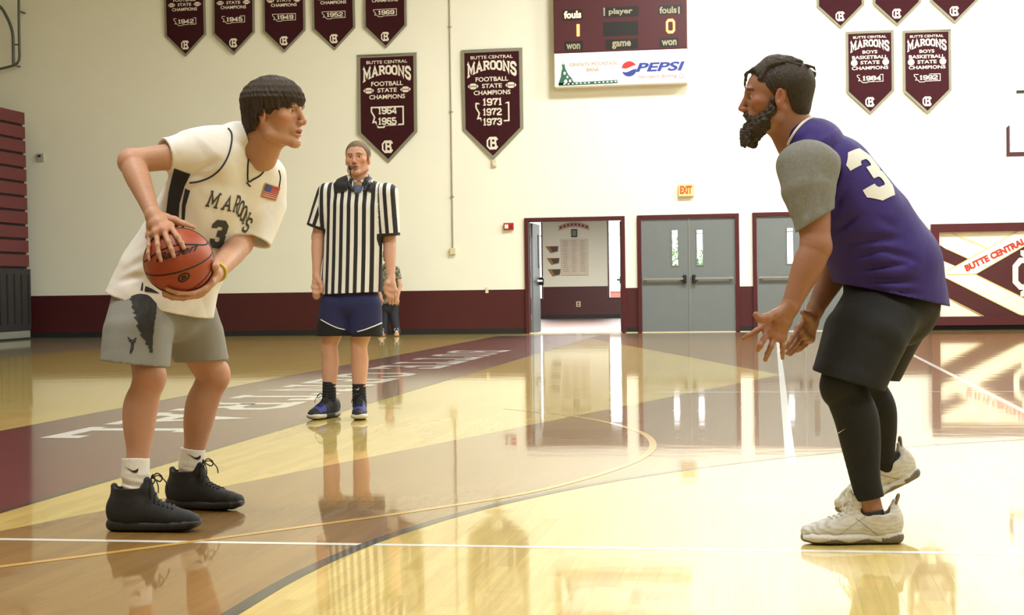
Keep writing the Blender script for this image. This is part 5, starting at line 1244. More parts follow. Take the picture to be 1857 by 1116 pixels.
# ================================================================== PLAYER IN PURPLE
def player_purple():
    root = thing('person', 'bearded person in purple jersey, grey tee sleeves and black tights, crouching with hands spread', 'person', (.45, 5.5, 0))
    SKIN = (.305, .142, .085)
    H = Head(P(1410, 181, 5.44), (-.99, -.06, -.02), (-.06, 0, 1), 1.10)
    F = nrm((-.96, .28, 0)); L = np.array([-.28, -.96, 0])
    B = Sdf()
    T0 = [(P(1462, 262, 5.46), L, .12, .075), (P(1505, 320, 5.49), L, .165, .12), (P(1570, 410, 5.52), L, .15, .12), (P(1612, 490, 5.55), L, .12, .10)]
    B.loft(T0, .03)
    B.rc(H.w(-.022, 0, -.030), P(1450, 250, 5.46), .063, .070, .03); B.rc(H.w(.0, 0, -.055), P(1438, 262, 5.44), .052, .055, .03)
    H.build(B, .003, 1.05)
    def leg(hip, knee, ank, kr, cr, ar, f):
        hip, knee, ank, f = map(np.asarray, (hip, knee, ank, f)); s_ = lambda t: knee+(ank-knee)*t
        B.limb([hip, hip*.5+knee*.5, knee, s_(.3)-f*.014, s_(.55)-f*.008, s_(.8), s_(1.0), s_(1.05)+f*.005], [.075, .078, kr, cr, cr*.88, ar*1.06, ar, ar*.95])
    leg(P(1612, 540, 5.44), P(1528, 690, 5.27), P(1582, 930, 5.26), .062, .060, .036, (-1, 0, 0)); leg(P(1635, 535, 5.70), P(1570, 690, 5.82), P(1606, 866, 5.92), .058, .052, .033, (-1, 0, 0))
    # near arm
    sh, el, wr = P(1466, 292, 5.27), P(1480, 448, 5.20), P(1433, 556, 5.16)
    B.limb([sh, sh*.5+el*.5, sh*.12+el*.88, el], [.066, .060, .050, .048], .03)
    B.limb([el, el*.72+wr*.28, el*.35+wr*.65, wr], [.049, .052, .040, .030], .02)
    Kp = [(1388, 590), (1393, 603), (1404, 611), (1418, 613)]; Ky = [5.15, 5.14, 5.145, 5.16]
    K = [P(a, b, y) for (a, b), y in zip(Kp, Ky)]
    hand(B, wr, K, [[P(1371, 601, 5.13), P(1358, 609, 5.12), P(1348, 615, 5.13)], [P(1384, 617, 5.11), P(1379, 627, 5.10), P(1375, 635, 5.11)], [P(1398, 629, 5.12), P(1392, 642, 5.12), P(1388, 653, 5.13)], [P(1419, 630, 5.15), P(1419, 641, 5.16), P(1419, 650, 5.18)]],
         [P(1405, 571, 5.12), P(1391, 577, 5.10), P(1380, 579, 5.09), P(1371, 571, 5.09)], .0100, wr=.030, pr=.0150)
    # far arm
    s2, e2, w2 = P(1478, 300, 5.70), P(1526, 470, 5.68), P(1479, 560, 5.56)
    B.limb([s2, s2*.5+e2*.5, e2], [.060, .055, .048], .03); B.limb([e2, e2*.7+w2*.3, e2*.35+w2*.65, w2], [.048, .051, .041, .030], .02)
    K2 = [P(1449, 596, 5.50), P(1455, 606, 5.52), P(1462, 613, 5.55), P(1470, 615, 5.58)]
    hand(B, w2, K2, [[P(1439, 611, 5.47), P(1432, 622, 5.46), P(1426, 631, 5.46)], [P(1442, 623, 5.50), P(1434, 633, 5.49), P(1428, 641, 5.49)], [P(1449, 628, 5.53), P(1440, 636, 5.53), P(1433, 643, 5.53)], [P(1460, 626, 5.57), P(1452, 633, 5.57), P(1446, 637, 5.58)]],
         [P(1471, 580, 5.53), P(1464, 572, 5.50), P(1456, 567, 5.48)], .0100, wr=.030, pr=.0150)
    hl, hh = H.box(-.14, .15, -.11, .11, -.135, .15)
    b1 = np.array(K+[wr, P(1348, 615, 5.13), P(1371, 571, 5.09), P(1388, 653, 5.13), P(1419, 650, 5.18)]); b2 = np.array(K2+[w2, P(1426, 631, 5.46), P(1433, 643, 5.53), P(1456, 566, 5.47)])
    V, Q = B.mesh(.0045, [(hl, hh, .0026), (b1.min(0)-.03, b1.max(0)+.03, .003), (b2.min(0)-.03, b2.max(0)+.03, .003)])
    c = H.skin(V, SKIN, (.26, .085, .07), red=.25)
    for q, r_ in ((el, .06), (K[1], .06)):
        t = np.clip(1-np.linalg.norm(V-np.asarray(q), axis=1)/r_, 0, 1)[:, None]*.4; c = c*(1-t)+np.array([.35, .12, .075])*t
    organic('body', (V, Q), M['skin1'], root, c); H.eyes(root)
    # hair swept back with short sides, full beard
    M['hair_m'] = mat('brown_short_hair', (.032, .021, .012), .6, spec=.45, var=.5, vscale=60, stretch=(1, 1, .3), bump=.5, bscale=220)
    hs = hair_sdf(H, (-.016, 0, .046), (.1035, .0815, .0845), [(-.14, -.074), (-.06, -.070), (-.038, -.040), (-.022, .020), (.006, .026), (.014, -.012), (.028, -.012), (.036, .026), (.052, .046), (.075, .062), (.14, .066)], 8, .0035, 50,
                  extra=[((-.055, 0, -.012), (.050, .064, .066))], crown=(-.03, 0))
    r_ = np.random.default_rng(9); sp_ = []
    for i in range(90):
        y = r_.uniform(-.06, .06); x1 = r_.uniform(-.08, .0); zt = lambda x, y: .046+.086*math.sqrt(max(.02, 1-((x+.016)/.105)**2-(y/.083)**2))
        x0 = .074-.3*abs(y); sp_.append(([(x0, y, zt(x0, y)+.001), ((x0+x1)/2, y*1.02, zt((x0+x1)/2, y)+.004), (x1, y*1.05, zt(x1, y)+.003)], [.0045, .006, .002]))
    sp_ += [([(.070, -.02, .10), (.096, -.022, .088), (.099, -.022, .058), (.097, -.024, .036)], [.004, .003, .002, .0012]), ([(.070, .025, .10), (.094, .026, .086), (.096, .026, .060)], [.004, .003, .0012]), ([(-.10, 0, .09), (-.118, .0, .078), (-.122, .0, .062)], [.005, .003, .001]), ([(-.09, .03, .10), (-.112, .032, .092), (-.12, .033, .078)], [.005, .003, .001])]
    locks(hs, H, sp_); organic('hair', hs.mesh(.0024), M['hair_m'], root)
    bs = Sdf()
    for y in (-1, 1):
        bs.chain([H.w(.020, y*.069, -.008), H.w(.022, y*.063, -.042), H.w(.046, y*.047, -.074), H.w(.074, y*.024, -.100)], [.008*1.1, .015*1.1, .024*1.1, .026*1.1], .02)
        bs.chain([H.w(.103, y*.004, -.0425), H.w(.098, y*.018, -.047), H.w(.086, y*.031, -.062), H.w(.074, y*.036, -.085)], [.0062, .0072, .0085, .014], .008)
        bs.rc(H.w(.045, y*.046, -.055), H.w(.070, y*.034, -.078), .016, .016, .02)
    bs.chain([H.w(.084, 0, -.092), H.w(.090, 0, -.118), H.w(.078, 0, -.140)], [.028*1.1, .025*1.1, .012], .02); bs.rc(H.w(.098, 0, -.078), H.w(.094, 0, -.095), .010, .016, .012)
    bs.ell(H.w(.104, 0, -.058), H.A, np.array([.022, .024, .0105])*1.1, .004, '-')
    ph = np.random.default_rng(3).uniform(0, 6, 6)
    def curl(x, y, z): return .0022*np.sin(330*x+40*np.sin(60*z)+ph[0])*np.sin(300*y+ph[1])+.0022*np.sin(260*z+60*x+ph[2])*np.sin(340*y+ph[3])
    bs.post.append(curl)
    for i in range(60):
        a = r_.uniform(-1.3, 1.3); p = np.array([.082+.03*math.cos(a), .036*math.sin(a), -.105+r_.uniform(-.02, .015)]); bs.rc(H.w(*p), H.w(*(p+[.004*math.cos(a), .006*math.sin(a), -.018])), .007, .0028, .006)
    organic('beard', bs.mesh(.0025), M['hair_m'], root)
    # grey tee sleeves
    wv_ = wave_noise(31, 9, 14, 36, (1, 1, .5)); fl = lambda l, y: folds([(P(a, b, y), P(c_, d, y), w, e*1.4) for a, b, c_, d, w, e in l])
    G = Sdf(); G.loft([(P(1478, 296, 5.36), L, .06, .09), (P(1466, 302, 5.28), L, .072, .098)], .02)
    G.loft([(P(1464, 300, 5.27), (1, 0, 0), .094, .080), (P(1466, 345, 5.24), (1, 0, 0), .090, .076), (P(1476, 398, 5.22), (1, 0, 0), .066, .066), (P(1481, 430, 5.21), (1, 0, 0), .064, .064)], .04)
    G.warp(lambda x, y, z: .005*wv_(x, y, z)+FG(x, y, z))
    FG = fl([(1440, 300, 1435, 400, .010, .009), (1478, 280, 1462, 390, .010, .008), (1500, 310, 1490, 375, .010, .009), (1455, 330, 1448, 420, .008, .007)], 5.16)
    G.hem(P(1478, 401, 5.22), (.50, 0, -.80), .12, .010, .04); GV = G.mesh(.004)
    organic('tee_sleeve', GV, mat('heather_grey_tee', (.20, .20, .185), .85, var=.25, vscale=90, bump=.15, bscale=350), root)
    G2 = Sdf(); G2.loft([(P(1478, 295, 5.70), (1, 0, 0), .095, .08), (P(1500, 400, 5.70), (1, 0, 0), .078, .072), (P(1509, 445, 5.69), (1, 0, 0), .076, .07)], .02); G2.hem(P(1506, 425, 5.695), v3(P(1490, 350, 5.7), P(1506, 425, 5.695)), .12, .010, .04)
    organic('tee_sleeve', G2.mesh(.005), bpy.data.materials['heather_grey_tee'], root)
    # purple jersey
    J = Sdf(); w2_ = wave_noise(41, 9, 12, 34, (1, 1, .7))
    J.loft([(P(1466, 252, 5.46), L, .125, .075), (P(1478, 268, 5.46), L, .150, .100), (P(1503, 330, 5.49), L, .175, .166), (P(1570, 414, 5.52), L, .192, .168), (P(1609, 487, 5.54), L, .215, .190), (P(1620, 540, 5.55), L, .232, .182), (P(1623, 560, 5.55), L, .234, .182)], .02)
    FJ = fl([(1515, 470, 1600, 455, .014, .012), (1520, 490, 1640, 480, .013, .012), (1540, 440, 1650, 430, .016, .011), (1530, 510, 1680, 510, .014, .012), (1600, 455, 1700, 480, .013, .010), (1560, 525, 1690, 535, .013, .010), (1515, 380, 1540, 330, .014, .010), (1510, 420, 1560, 390, .014, .010), (1600, 400, 1660, 420, .016, .008)], 5.34)
    J.warp(lambda x, y, z: .006*w2_(x, y, z)+FJ(x, y, z))
    J.rc(P(1441, 238, 5.46), H.w(.0, 0, -.02), .070, .09, .006, '-'); J.rc(P(1420, 262, 5.44), P(1405, 280, 5.44), .045, .05, .006, '-')
    J.rc(P(1452, 312, 5.18), P(1472, 312, 5.30), .104, .096, .012, '-')
    J.rc(P(1465, 330, 5.20), P(1478, 372, 5.26), .072, .070, .02, '-'); J.rc(P(1478, 380, 5.22), P(1480, 450, 5.2), .06, .055, .03, '-')
    J.hem(P(1616, 534, 5.56), (-.22, 0, -.97), .30, .011, .08)
    JV = J.mesh(.0045); M['purple'] = mat('purple_jersey_mesh', (.036, .019, .165), .7, spec=.3, var=.12, vscale=10, bump=.2, bscale=420)
    jo = organic('jersey', JV, M['purple'], root); jt = bvh(JV)
    tube_px('collar_trim', [(1474, 214), (1464, 218), (1455, 225), (1446, 235), (1438, 247), (1431, 260), (1427, 272)], .005, jt, M['whitep'], jo, .002)
    # back number, pressed on from behind
    cc = P(1580, 312, 5.35); up_ = nrm(P(1545, 272, 5.4)-P(1612, 354, 5.4)); sd_ = nrm(np.array([.28, .96, 0])); nn = nrm(np.cross(sd_, up_)); nn = nn if nn[2] > 0 else -nn
    v, f = cutgrid(fit(varsity('3', .25, .05, .12), .125, .20), .01)
    def put(a, b, h):
        o = Vector(cc+sd_*(a+.03)+up_*b+nn*.4); hit = jt.ray_cast(o, Vector(-nn)); q = hit[0] if hit[0] is not None else jt.find_nearest(Vector(cc+sd_*(a+.03)+up_*b))[0]; return np.array(q)+nn*(.003+h)
    print_on('number', (v, f), put, M['whitep'], jo)
    # black shorts and tights
    M['blk'] = mat('black_stretch_cloth', (.011, .011, .012), .75, spec=.3, var=.2, vscale=20, bump=.1, bscale=300)
    S = Sdf(); w3_ = wave_noise(51, 8, 10, 28, (1, 1, .5))
    S.loft([(P(1612, 500, 5.55), L, .16, .16), (P(1622, 550, 5.56), L, .16, .155)], .02)
    S.loft([(P(1610, 540, 5.49), (1, 0, 0), .140, .10), (P(1568, 610, 5.34), (1, 0, 0), .138, .115), (P(1540, 688, 5.28), (1, 0, 0), .122, .105), (P(1534, 705, 5.27), (1, 0, 0), .122, .105)], .04)
    S.loft([(P(1632, 545, 5.68), (1, 0, 0), .14, .12), (P(1602, 620, 5.76), (1, 0, 0), .115, .11), (P(1578, 685, 5.81), (1, 0, 0), .10, .10), (P(1573, 700, 5.82), (1, 0, 0), .10, .10)], .04)
    S.warp(lambda x, y, z: .006*w3_(x, y, z))
    S.hem(P(1538, 690, 5.28), (-.30, 0, -1), .17, .012, .08); S.hem(P(1577, 684, 5.81), (-.15, 0, -1), .15, .012, .08)
    organic('shorts', S.mesh(.005), M['blk'], root)
    for (hip, knee, ank, cut, mk) in ((P(1575, 615, 5.34), P(1528, 692, 5.27), P(1578, 905, 5.26), P(1573, 906, 5.26), True), (P(1600, 620, 5.77), P(1570, 692, 5.82), P(1606, 851, 5.92), P(1604, 851, 5.92), False)):
        Tt = Sdf(); f = np.array([-1, 0, 0]); s_ = lambda t: np.asarray(knee)+(np.asarray(ank)-knee)*t
        kx = 1.0 if mk else .97
        Tt.limb([hip, knee, s_(.12)-f*.004, s_(.3)-f*.017, s_(.52)-f*.012, s_(.8), s_(1.0), s_(1.15)], [.074, .073*kx, .070*kx, .073*kx, .066*kx, .051*kx, .047*kx, .047*kx]); Tt.hem(cut, np.asarray(ank)-s_(.8), .10, .009, .03)
        q = Tt.mesh(.004); to = organic('tights', q, M['blk'], root)
        if mk: print_px('tights_mark', cutgrid(SWOOSH*1 if False else (SWOOSH[0]*[-1, 1]+[1, 0], SWOOSH[1]), .2), bvh(q), M['whitep'], to, [(1511, 791), (1535, 782), (1535, 777), (1511, 785)], .002)
    # ankle socks and shoes
    for t, b in ((P(1579, 926, 5.26), P(1584, 946, 5.26)), (P(1606, 864, 5.92), P(1607, 874, 5.92))):
        K_ = Sdf(); K_.loft([(t, (1, 0, 0), .0425, .0425), (b, (1, 0, 0), .038, .036)], .01, flat=(1, 0)); organic('sock', K_.mesh(.0035), M['black'], root)
    def soil(V):
        p = V; n = .5+.5*np.sin(70*p[:, 0]+9*np.sin(55*p[:, 2])+6*np.sin(80*p[:, 1])); n2 = .5+.5*np.sin(150*p[:, 0]*(1+p[:, 2])+11*np.sin(90*p[:, 2]))
        t = np.clip(n*.45+n2*.3-.25+np.where(p[:, 0] > .12, .25, 0)*n, 0, .8)[:, None]; base = np.tile(np.array([.66, .64, .60]), (len(V), 1)); c = base*(1-t)+np.array([.36, .34, .30])*t
        gap = np.abs((p[:, 2]-.060)-(.9*(p[:, 0]-.03))*.9) < .0028; c[gap & (p[:, 0] > -.02) & (p[:, 0] < .06)] *= .55
        gap = np.abs((p[:, 2]-.050)-(.75*(p[:, 0]-.09))*-.9) < .0022; c[gap & (p[:, 0] > .03)] *= .6; return c
    def solec(V):
        c = np.tile(np.array([.62, .60, .56]), (len(V), 1)); c[V[:, 2] < .014+.005*np.sin(60*V[:, 0])+np.where(V[:, 0] < -.02, .012, 0)] = (.17, .15, .13); c[V[:, 0] > .225] = (.2, .19, .16); return c
    M['shoep'] = mat('worn_white_shoe', (.7, .7, .7), .6, var=.10, vscale=40, bump=.2, bscale=200, attr=True)
    ms = [M['shoep'], M['shoep'], mat('white_lace', (.70, .67, .60), .8), solec]
    a = P(1584, 940, 5.265); o, T = make_shoe(root, 'low', np.array([a[0], a[1], .0006]), (-1, -.10), 0, 1.05, ms, None, soil)
    def loops(o, T, sc):
        M_ = mat('tan_pull_loop', (.26, .18, .13), .7) if 'tan_pull_loop' not in bpy.data.materials else bpy.data.materials['tan_pull_loop']
        MB().tube(T(spline([(.050, -.008, .145), (.050, -.008, .172), (.046, 0, .178), (.046, .008, .172), (.046, .008, .145)], 4)), .005, 6).build('pull_loop', M_, o, True)
        MB().tube(T(spline([(-.066, -.008, .118), (-.078, -.007, .150), (-.078, .007, .150), (-.066, .008, .118)], 4)), .005, 6).build('pull_loop', M_, o, True)
    loops(o, T, 1)
    # far shoe: heel lifted, resting on the ball of the foot
    ank = P(1606, 868, 5.92); d = nrm((-1, -.30, 0)); pit = math.radians(24); up = d*math.sin(pit)+np.array([0, 0, 1])*math.cos(pit); fwd = d*math.cos(pit)-np.array([0, 0, 1])*math.sin(pit)
    heel = ank-up*.105*1.08; ball = heel+fwd*.205*1.08; heel[2] -= ball[2]-.012
    o, T = make_shoe(root, 'low', heel, d, pit, 1.08, ms, None, soil, side=-1); loops(o, T, 1)
def v3(a, b): return np.asarray(b)-np.asarray(a)
player_purple()

# ================================================================== REFEREE
def referee():
    Y = 10.15; PR = lambda a, b, d=0.0: P(a, b, Y+d)
    root = thing('person', 'referee in black and white striped shirt and navy shorts standing between the players', 'person', (-2.85, Y, 0))
    SKIN = (.56, .31, .21); X = (1, 0, 0)
    H = Head(PR(649, 290, -.02), (.03, -1, .02), (-.03, 0, 1), 1.0)
    B = Sdf()
    B.loft([(PR(650, 336), X, .15, .07), (PR(646, 365), X, .17, .10), (PR(640, 450), X, .145, .09), (PR(637, 530), X, .16, .10)], .03)
    B.rc(H.w(-.02, 0, -.04), PR(650, 338, .01), .056, .062, .025); H.build(B, .0)
    def leg(h, k, a):
        h, k, a = map(np.asarray, (h, k, a)); s_ = lambda t: k+(a-k)*t; f = np.array([0, -1, 0])
        B.limb([h, h*.5+k*.5, k, s_(.15), s_(.32)-f*.015, s_(.55)-f*.01, s_(.8), s_(1.0), s_(1.06)], [.09, .08, .058, .054, .058, .053, .043, .039, .037]); B.ell(k+f*.035, np.eye(3), (.03, .025, .04), .03)
    leg(PR(612, 560), PR(598, 622), PR(597, 724)); leg(PR(662, 560), PR(652, 622), PR(651, 726))
    for sg, sh, el, wr, kn, tips, th in ((-1, PR(592, 352), PR(577, 430, .02), PR(574, 500, -.06), [(568, 521), (571, 523), (575, 524), (579, 523)], [(569, 539), (572, 542), (576, 542), (579, 539)], [(580, 512), (583, 521), (583, 529)]),
                               (1, PR(702, 352), PR(706, 436, .04), PR(709, 505, -.05), [(704, 525), (708, 528), (713, 529), (718, 527)], [(703, 546), (707, 551), (712, 552), (717, 548)], [(702, 514), (699, 523), (699, 532)])):
        B.limb([sh, sh*.5+el*.5, el], [.056, .050, .042], .03); B.limb([el, el*.7+wr*.3, el*.35+wr*.65, wr], [.042, .043, .034, .027], .02)
        hand(B, wr, [PR(a, b, -.085) for a, b in kn], [[PR(a*.5+c_*.5, b*.5+d*.5, -.10), PR(c_, d, -.085)] for (a, b), (c_, d) in zip(kn, tips)], [PR(a, b, -.10) for a, b in th], .0095)
    hl, hh = H.box(-.13, .14, -.11, .11, -.125, .14)
    V, Q = B.mesh(.005, [(hl, hh, .003), (PR(560, 560, -.2), PR(590, 490, .05), .0032), (PR(692, 562, -.2), PR(726, 498, .05), .0032)])
    organic('body', (V, Q), M['skin1'], root, H.skin(V, SKIN, (.45, .16, .13), (.10, .065, .03), red=.3)); H.eyes(root, (.2, .25, .3))
    hs = hair_sdf(H, (-.014, 0, .044), (.1045, .0835, .088), [(-.14, -.055), (-.05, -.05), (-.02, .0), (.01, .004), (.03, .02), (.045, .05), (.062, .080), (.14, .084)], 14, .0035, 40)
    organic('hair', hs.mesh(.003), M['hair_b'], root)
    # shirt with vertical stripes
    J = Sdf(); wv_ = wave_noise(61, 8, 8, 24, (1, 1, .3)); dsp = lambda x, y, z: .006*wv_(x, y, z)+FR(x, y, z)
    FR = folds([(PR(a, b, -.13), PR(c_, d, -.13), w, e) for a, b, c_, d, w, e in [(665, 350, 690, 460, .012, .010), (690, 440, 668, 480, .012, .009), (600, 380, 590, 430, .014, .009), (590, 470, 600, 525, .012, .009), (650, 430, 655, 525, .014, .008), (680, 480, 675, 528, .012, .009)]])
    sl = [(PR(594, 352), PR(573, 413, .01)), (PR(702, 352), PR(707, 428, .02))]
    for a, b in sl:
        a, b = np.asarray(a), np.asarray(b); J.loft([(a, X, .075, .075), (a*.5+b*.5, X, .070, .072), (b, X, .066, .066), (b+.02*nrm(b-a), X, .066, .066)], .03, disp=dsp); J.hem(b, np.asarray(b)-a, .11, .010, .03)
    J.loft([(PR(650, 332), X, .10, .075), (PR(648, 346), X, .185, .10), (PR(645, 375), X, .205, .125), (PR(640, 450), X, .200, .125), (PR(638, 520), X, .210, .135), (PR(638, 532), X, .212, .137), (PR(638, 541), X, .212, .137)], .03, disp=dsp)
    J.rc(PR(650, 325, -.01), PR(650, 300, -.01), .064, .075, .006, '-'); J.rc(PR(650, 338, -.08), PR(650, 352, -.12), .036, .010, .006, '-')
    J.hem(PR(638, 532), (0.03, 0, -1), .30, .011, .06)
    JV, JQ = J.mesh(.0045); cx0 = PR(638, 450)[0]; u = JV[:, 0]-cx0-.03*(JV[:, 2]-PR(638, 530)[2])
    for k_, (a, b) in enumerate(sl):
        d = nrm(np.asarray(b)-a); pr = np.array([-d[2], 0, d[0]])*(1 if d[2] < 0 else -1); arm = (JV[:, 0]-np.interp(JV[:, 2], sorted([a[2], b[2], a[2]-.1]), [0, 0, 0])-cx0)*(1, -1)[k_ == 0] > .205-.0*JV[:, 2]
        arm &= (JV[:, 2] > b[2]-.06); u = np.where(arm, (JV-np.asarray(a))@pr*1.0+.0, u)
    cuff = np.zeros(len(JV))
    for a, b in sl:
        d = nrm(np.asarray(b)-a); e = (JV-np.asarray(b))@d; cuff = np.maximum(cuff, np.where(np.linalg.norm(JV-np.asarray(b), axis=1) < .11, np.clip(.5+(e+.020)*80, 0, 1), 0))
    k = NT('striped_referee_cloth'); ua = k.new('ShaderNodeAttribute', attribute_name='stripe_u'); ca = k.new('ShaderNodeAttribute', attribute_name='cuff')
    sm = k.math('LESS_THAN', k.math('FRACT', k.math('MULTIPLY_ADD', ua.outputs['Fac'], 1/.0515, .25)), .5); sm = k.math('MAXIMUM', sm, k.math('GREATER_THAN', ca.outputs['Fac'], .5))
    k.link(k.mix(sm, (.78, .78, .75), (.013, .013, .015)), k.b.inputs['Base Color']); k.b.inputs['Roughness'].default_value = .75; k.link(k.bump(k.noise(350), .12), k.b.inputs['Normal'])
    jo = organic('shirt', (JV, JQ), k.m, root); jt = bvh((JV, JQ))
    for nm, dat in (('stripe_u', u), ('cuff', cuff)):
        at_ = jo.data.attributes.new(nm, 'FLOAT', 'POINT'); at_.data.foreach_set('value', dat.astype(np.float32))
    # collar, placket, undershirt
    C = Sdf()
    for sg in (-1, 1):
        C.chain([PR(650+sg*2, 319, .075), PR(650+sg*16, 321, .05), PR(650+sg*20, 326, -.01), PR(650+sg*17, 334, -.085), PR(650+sg*10, 346, -.118)], [.016, .017, .018, .016, .010], .012)
    organic('collar', C.mesh(.004), M['black'], root)
    U = Sdf(); U.ell(PR(650, 347, -.055), np.eye(3), (.05, .05, .045), .01); organic('undershirt', U.mesh(.005), mat('blue_grey_undershirt', (.10, .13, .24), .8), root)
    for leaf in ([(630, 319), (615, 325), (606, 334), (607, 350), (618, 350), (629, 347), (634, 338)], [(661, 321), (676, 334), (677, 351), (668, 348), (659, 342), (657, 336)]): print_poly('collar_leaf', leaf, jt, M['black'], jo, .008, 3)
    tube_px('placket', [(650, 353), (649, 358), (648, 364)], .005, jt, M['black'], jo, .002)
    # shorts
    S = Sdf(); w2_ = wave_noise(71, 8, 8, 24, (1, 1, .3))
    S.loft([(PR(638, 512), X, .17, .11), (PR(636, 550), X, .18, .12)], .02)
    for h, k in ((PR(611, 555), PR(604, 610)), (PR(662, 555), PR(662, 611))):
        h, k = np.asarray(h), np.asarray(k); S.loft([(h, X, .115, .115), (k, X, .118, .115), (k+[0, 0, -.03], X, .118, .115)], .025)
    S.warp(lambda x, y, z: .006*w2_(x, y, z))
    for k, sg in ((PR(604, 609), -1), (PR(662, 610), 1)): S.hem(np.asarray(k)+[sg*.02, 0, 0], (0, 0, -1), .112, .011, .05)
    SV, SQ = S.mesh(.005); pj = np.array([proj(v) for v in SV]); lo_ = np.interp(pj[:, 0], [575, 582, 625, 640, 655, 696], [578, 581, 598, 606, 600, 584]); col = np.where((pj[:, 1] > lo_)[:, None], np.array([.012, .012, .014]), np.array([.022, .024, .085]))
    so = organic('shorts', (SV, SQ), M['cloth'], root, col); st_ = bvh((SV, SQ))
    tube_px('piping', [(582, 580), (596, 588), (612, 595), (625, 598)], .004, st_, M['whitep'], so); tube_px('piping', [(648, 602), (662, 598), (678, 592), (692, 586)], .004, st_, M['whitep'], so)
    # socks and shoes
    for (t, b, mk) in ((PR(597, 693), PR(597, 735), [(605, 704), (610, 703), (610, 700), (605, 702)]), (PR(651, 696), PR(652, 737), [(641, 707), (651, 708), (651, 703), (641, 705)])):
        K_ = Sdf(); K_.loft([(t, X, .045, .047), (b, X, .048, .050)], .01, flat=(1, 0)); b_ = np.asarray(b); K_.post.append(lambda x, y, z: .002*np.sin(z*300)); q = K_.mesh(.004); so_ = organic('sock', q, mat('black_sock', (.014, .014, .015), .85), root)
        print_px('sock_mark', cutgrid(SWOOSH, .25), bvh(q), M['whitep'], so_, mk, .003)
    def blue(V):
        c = np.tile(np.array([.014, .014, .018]), (len(V), 1)); m = (V[:, 0] > .095) & (V[:, 0] < .175) & (V[:, 2] > .045); c[m] = (.04, .05, .26); return c
    def whs(V):
        c = np.tile(np.array([.02, .02, .022]), (len(V), 1)); c[V[:, 0] > .10] = (.62, .58, .50); c[(V[:, 0] < .0) & (V[:, 2] > .012)] = (.3, .29, .26); c[V[:, 2] < .008] = (.03, .03, .03); return c
    M['refshoe'] = mat('black_blue_knit_shoe', (.02, .02, .02), .65, var=.25, vscale=50, bump=.2, bscale=200, attr=True)
    ms = [M['refshoe'], M['refshoe'], M['blacklace'], whs]
    for (px, d, sg) in ((598, (-.30, -1), -1), (652, (.22, -1), 1)):
        p = PR(px, 700); make_shoe(root, 'mid', np.array([p[0], Y, .0006]), d, 0, 1.08, ms, None, blue, sg)
    # whistle on its lanyard
    wl = thing('whistle', 'black whistle with lanyard in the mouth of the referee', 'whistle', tuple(H.w(.115, .01, -.06)))
    m0 = H.w(.109, -.004, -.058); m1 = H.w(.135, -.012, -.060)
    wb = Sdf(); wb.rc(m0, m1, .0075, .009, .006); wb.ell(H.w(.145, -.02, -.066), H.A, (.016, .012, .018), .006); organic('whistle_body', wb.mesh(.002), M['black'], wl)
    tube = [H.w(.148, -.018, -.084), H.w(.135, -.020, -.12), PR(642, 330, -.12), PR(641, 342, -.13), PR(644, 352, -.135)]
    MB().tube(spline(tube, 6), .0035, 6).build('lanyard', M['black'], wl, True)
referee()

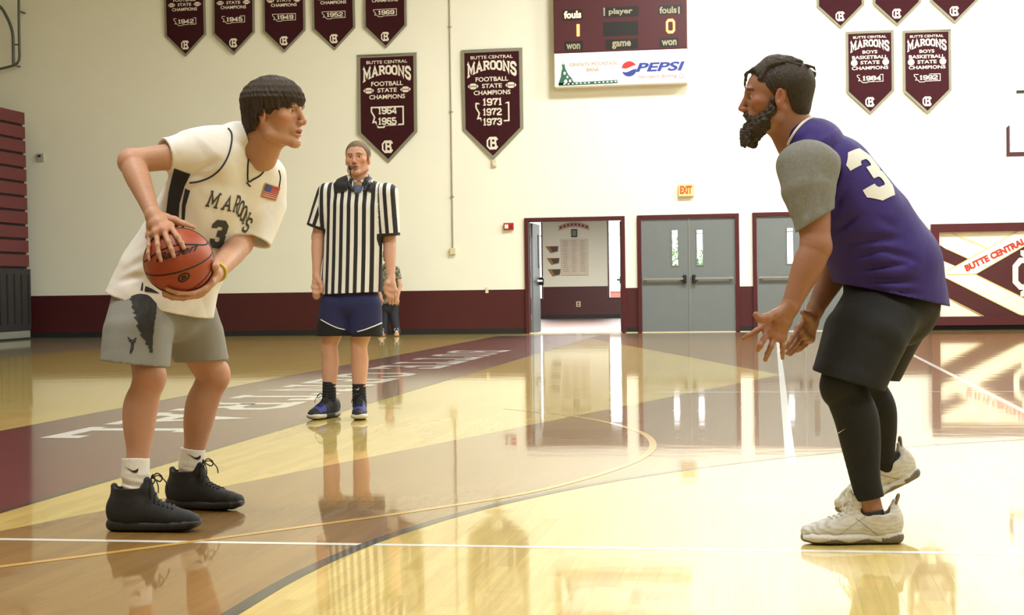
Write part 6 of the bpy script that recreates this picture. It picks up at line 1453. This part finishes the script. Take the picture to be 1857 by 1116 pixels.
# ================================================================== SMALL FIGURE BY THE WALL
def bystander():
    Y = 27.7; PR = lambda a, b, d=0.0: P(a, b, Y+d); X = (1, 0, 0)
    root = thing('person', 'small person in camouflage shirt and dark trousers by the far wall behind the referee', 'person', (PR(706, 560)[0], Y, 0))
    H = Head(PR(702, 464), (-.2, -1, 0), (0, 0, 1), 1.0); B = Sdf()
    B.loft([(PR(704, 487), X, .13, .07), (PR(705, 510), X, .15, .09), (PR(706, 550), X, .13, .09)], .03); B.rc(H.w(-.02, 0, -.04), PR(704, 485), .052, .056, .02); H.build(B, 0)
    for sg in (-1, 1):
        h, k, a = PR(706+sg*7, 555), PR(706+sg*9, 580), PR(708+sg*12, 606); B.limb([h, k, a], [.085, .06, .045]); q = np.asarray(a)
        s0, e0, w0 = PR(704+sg*15, 489), PR(705+sg*20, 517, -.03), PR(706+sg*15, 541, -.12); B.limb([s0, e0], [.05, .04]); B.limb([e0, w0], [.04, .028])
        hand(B, w0, [np.asarray(w0)+[sg*(-.03+.02*i), -.03, -.06] for i in range(4)], [[np.asarray(w0)+[sg*(-.035+.022*i), -.04, -.10], np.asarray(w0)+[sg*(-.03+.02*i), -.03, -.13]] for i in range(4)], [np.asarray(w0)+[-sg*.035, -.03, -.03], np.asarray(w0)+[-sg*.05, -.05, -.07]], .010)
    V, Q = B.mesh(.009, [(*H.box(-.13, .14, -.11, .11, -.125, .14), .005)]); organic('body', (V, Q), M['skin1'], root, H.skin(V, (.45, .25, .17))); H.eyes(root)
    hs = hair_sdf(H, (-.018, 0, .048), (.104, .084, .086), [(-.14, -.06), (-.03, -.05), (0, .0), (.04, .03), (.07, .06), (.14, .07)], 15, .004, 30); organic('hair', hs.mesh(.005), M['hair_d'], root)
    J = Sdf(); sl = []
    for sg in (-1, 1):
        a, b = np.asarray(PR(704+sg*14, 490)), np.asarray(PR(704+sg*19, 507, -.01)); sl.append((a, b)); J.loft([(a, X, .07, .07), (b, X, .062, .062), (b+.03*nrm(b-a), X, .062, .062)], .03)
    for a, b in sl: J.hem(b, b-a, .085, .014, .03)
    J.loft([(PR(704, 483), X, .10, .075), (PR(704, 492), X, .17, .095), (PR(705, 515), X, .175, .12), (PR(706, 552), X, .175, .125), (PR(706, 556), X, .175, .125)], .02); J.hem(PR(706, 552), (0, 0, -1), .26, .016, .05)
    k = NT('camouflage_cloth'); v = k.new('ShaderNodeTexNoise'); v.inputs['Scale'].default_value = 16; v.inputs['Detail'].default_value = 2; k.link(k.new('ShaderNodeNewGeometry').outputs['Position'], v.inputs['Vector'])
    r = k.new('ShaderNodeValToRGB'); r.color_ramp.interpolation = 'CONSTANT'; e = r.color_ramp.elements; e[0].color = (.05, .06, .03, 1); e[1].position = .45; e[1].color = (.16, .15, .09, 1); n = e.new(.53); n.color = (.30, .28, .20, 1); n = e.new(.62); n.color = (.06, .05, .035, 1)
    k.link(v.outputs['Fac'], r.inputs[0]); k.link(r.outputs[0], k.b.inputs['Base Color']); k.b.inputs['Roughness'].default_value = .85
    organic('camouflage_shirt', J.mesh(.008), k.m, root)
    S = Sdf(); S.loft([(PR(706, 548), X, .15, .105), (PR(706, 560), X, .155, .11)], .02)
    for sg in (-1, 1): S.limb([PR(706+sg*7, 557), PR(706+sg*9, 580), PR(708+sg*12, 603), PR(708+sg*12, 607)], [.10, .085, .075, .075], .03)
    for sg in (-1, 1): S.hem(PR(708+sg*12, 605), (0, 0, -1), .10, .016, .04)
    organic('trousers', S.mesh(.008), mat('dark_navy_trousers', (.018, .02, .035), .8), root)
    M['tan'] = mat('tan_shoe', (.42, .27, .17), .7); 
    for sg in (-1, 1):
        p = PR(708+sg*12, 606); make_shoe(root, 'mid', np.array([p[0], Y, .0006]), (.15*sg, -1), 0, .95, [M['tan'], M['tan'], M['whitep']], None, None, sg)
bystander()
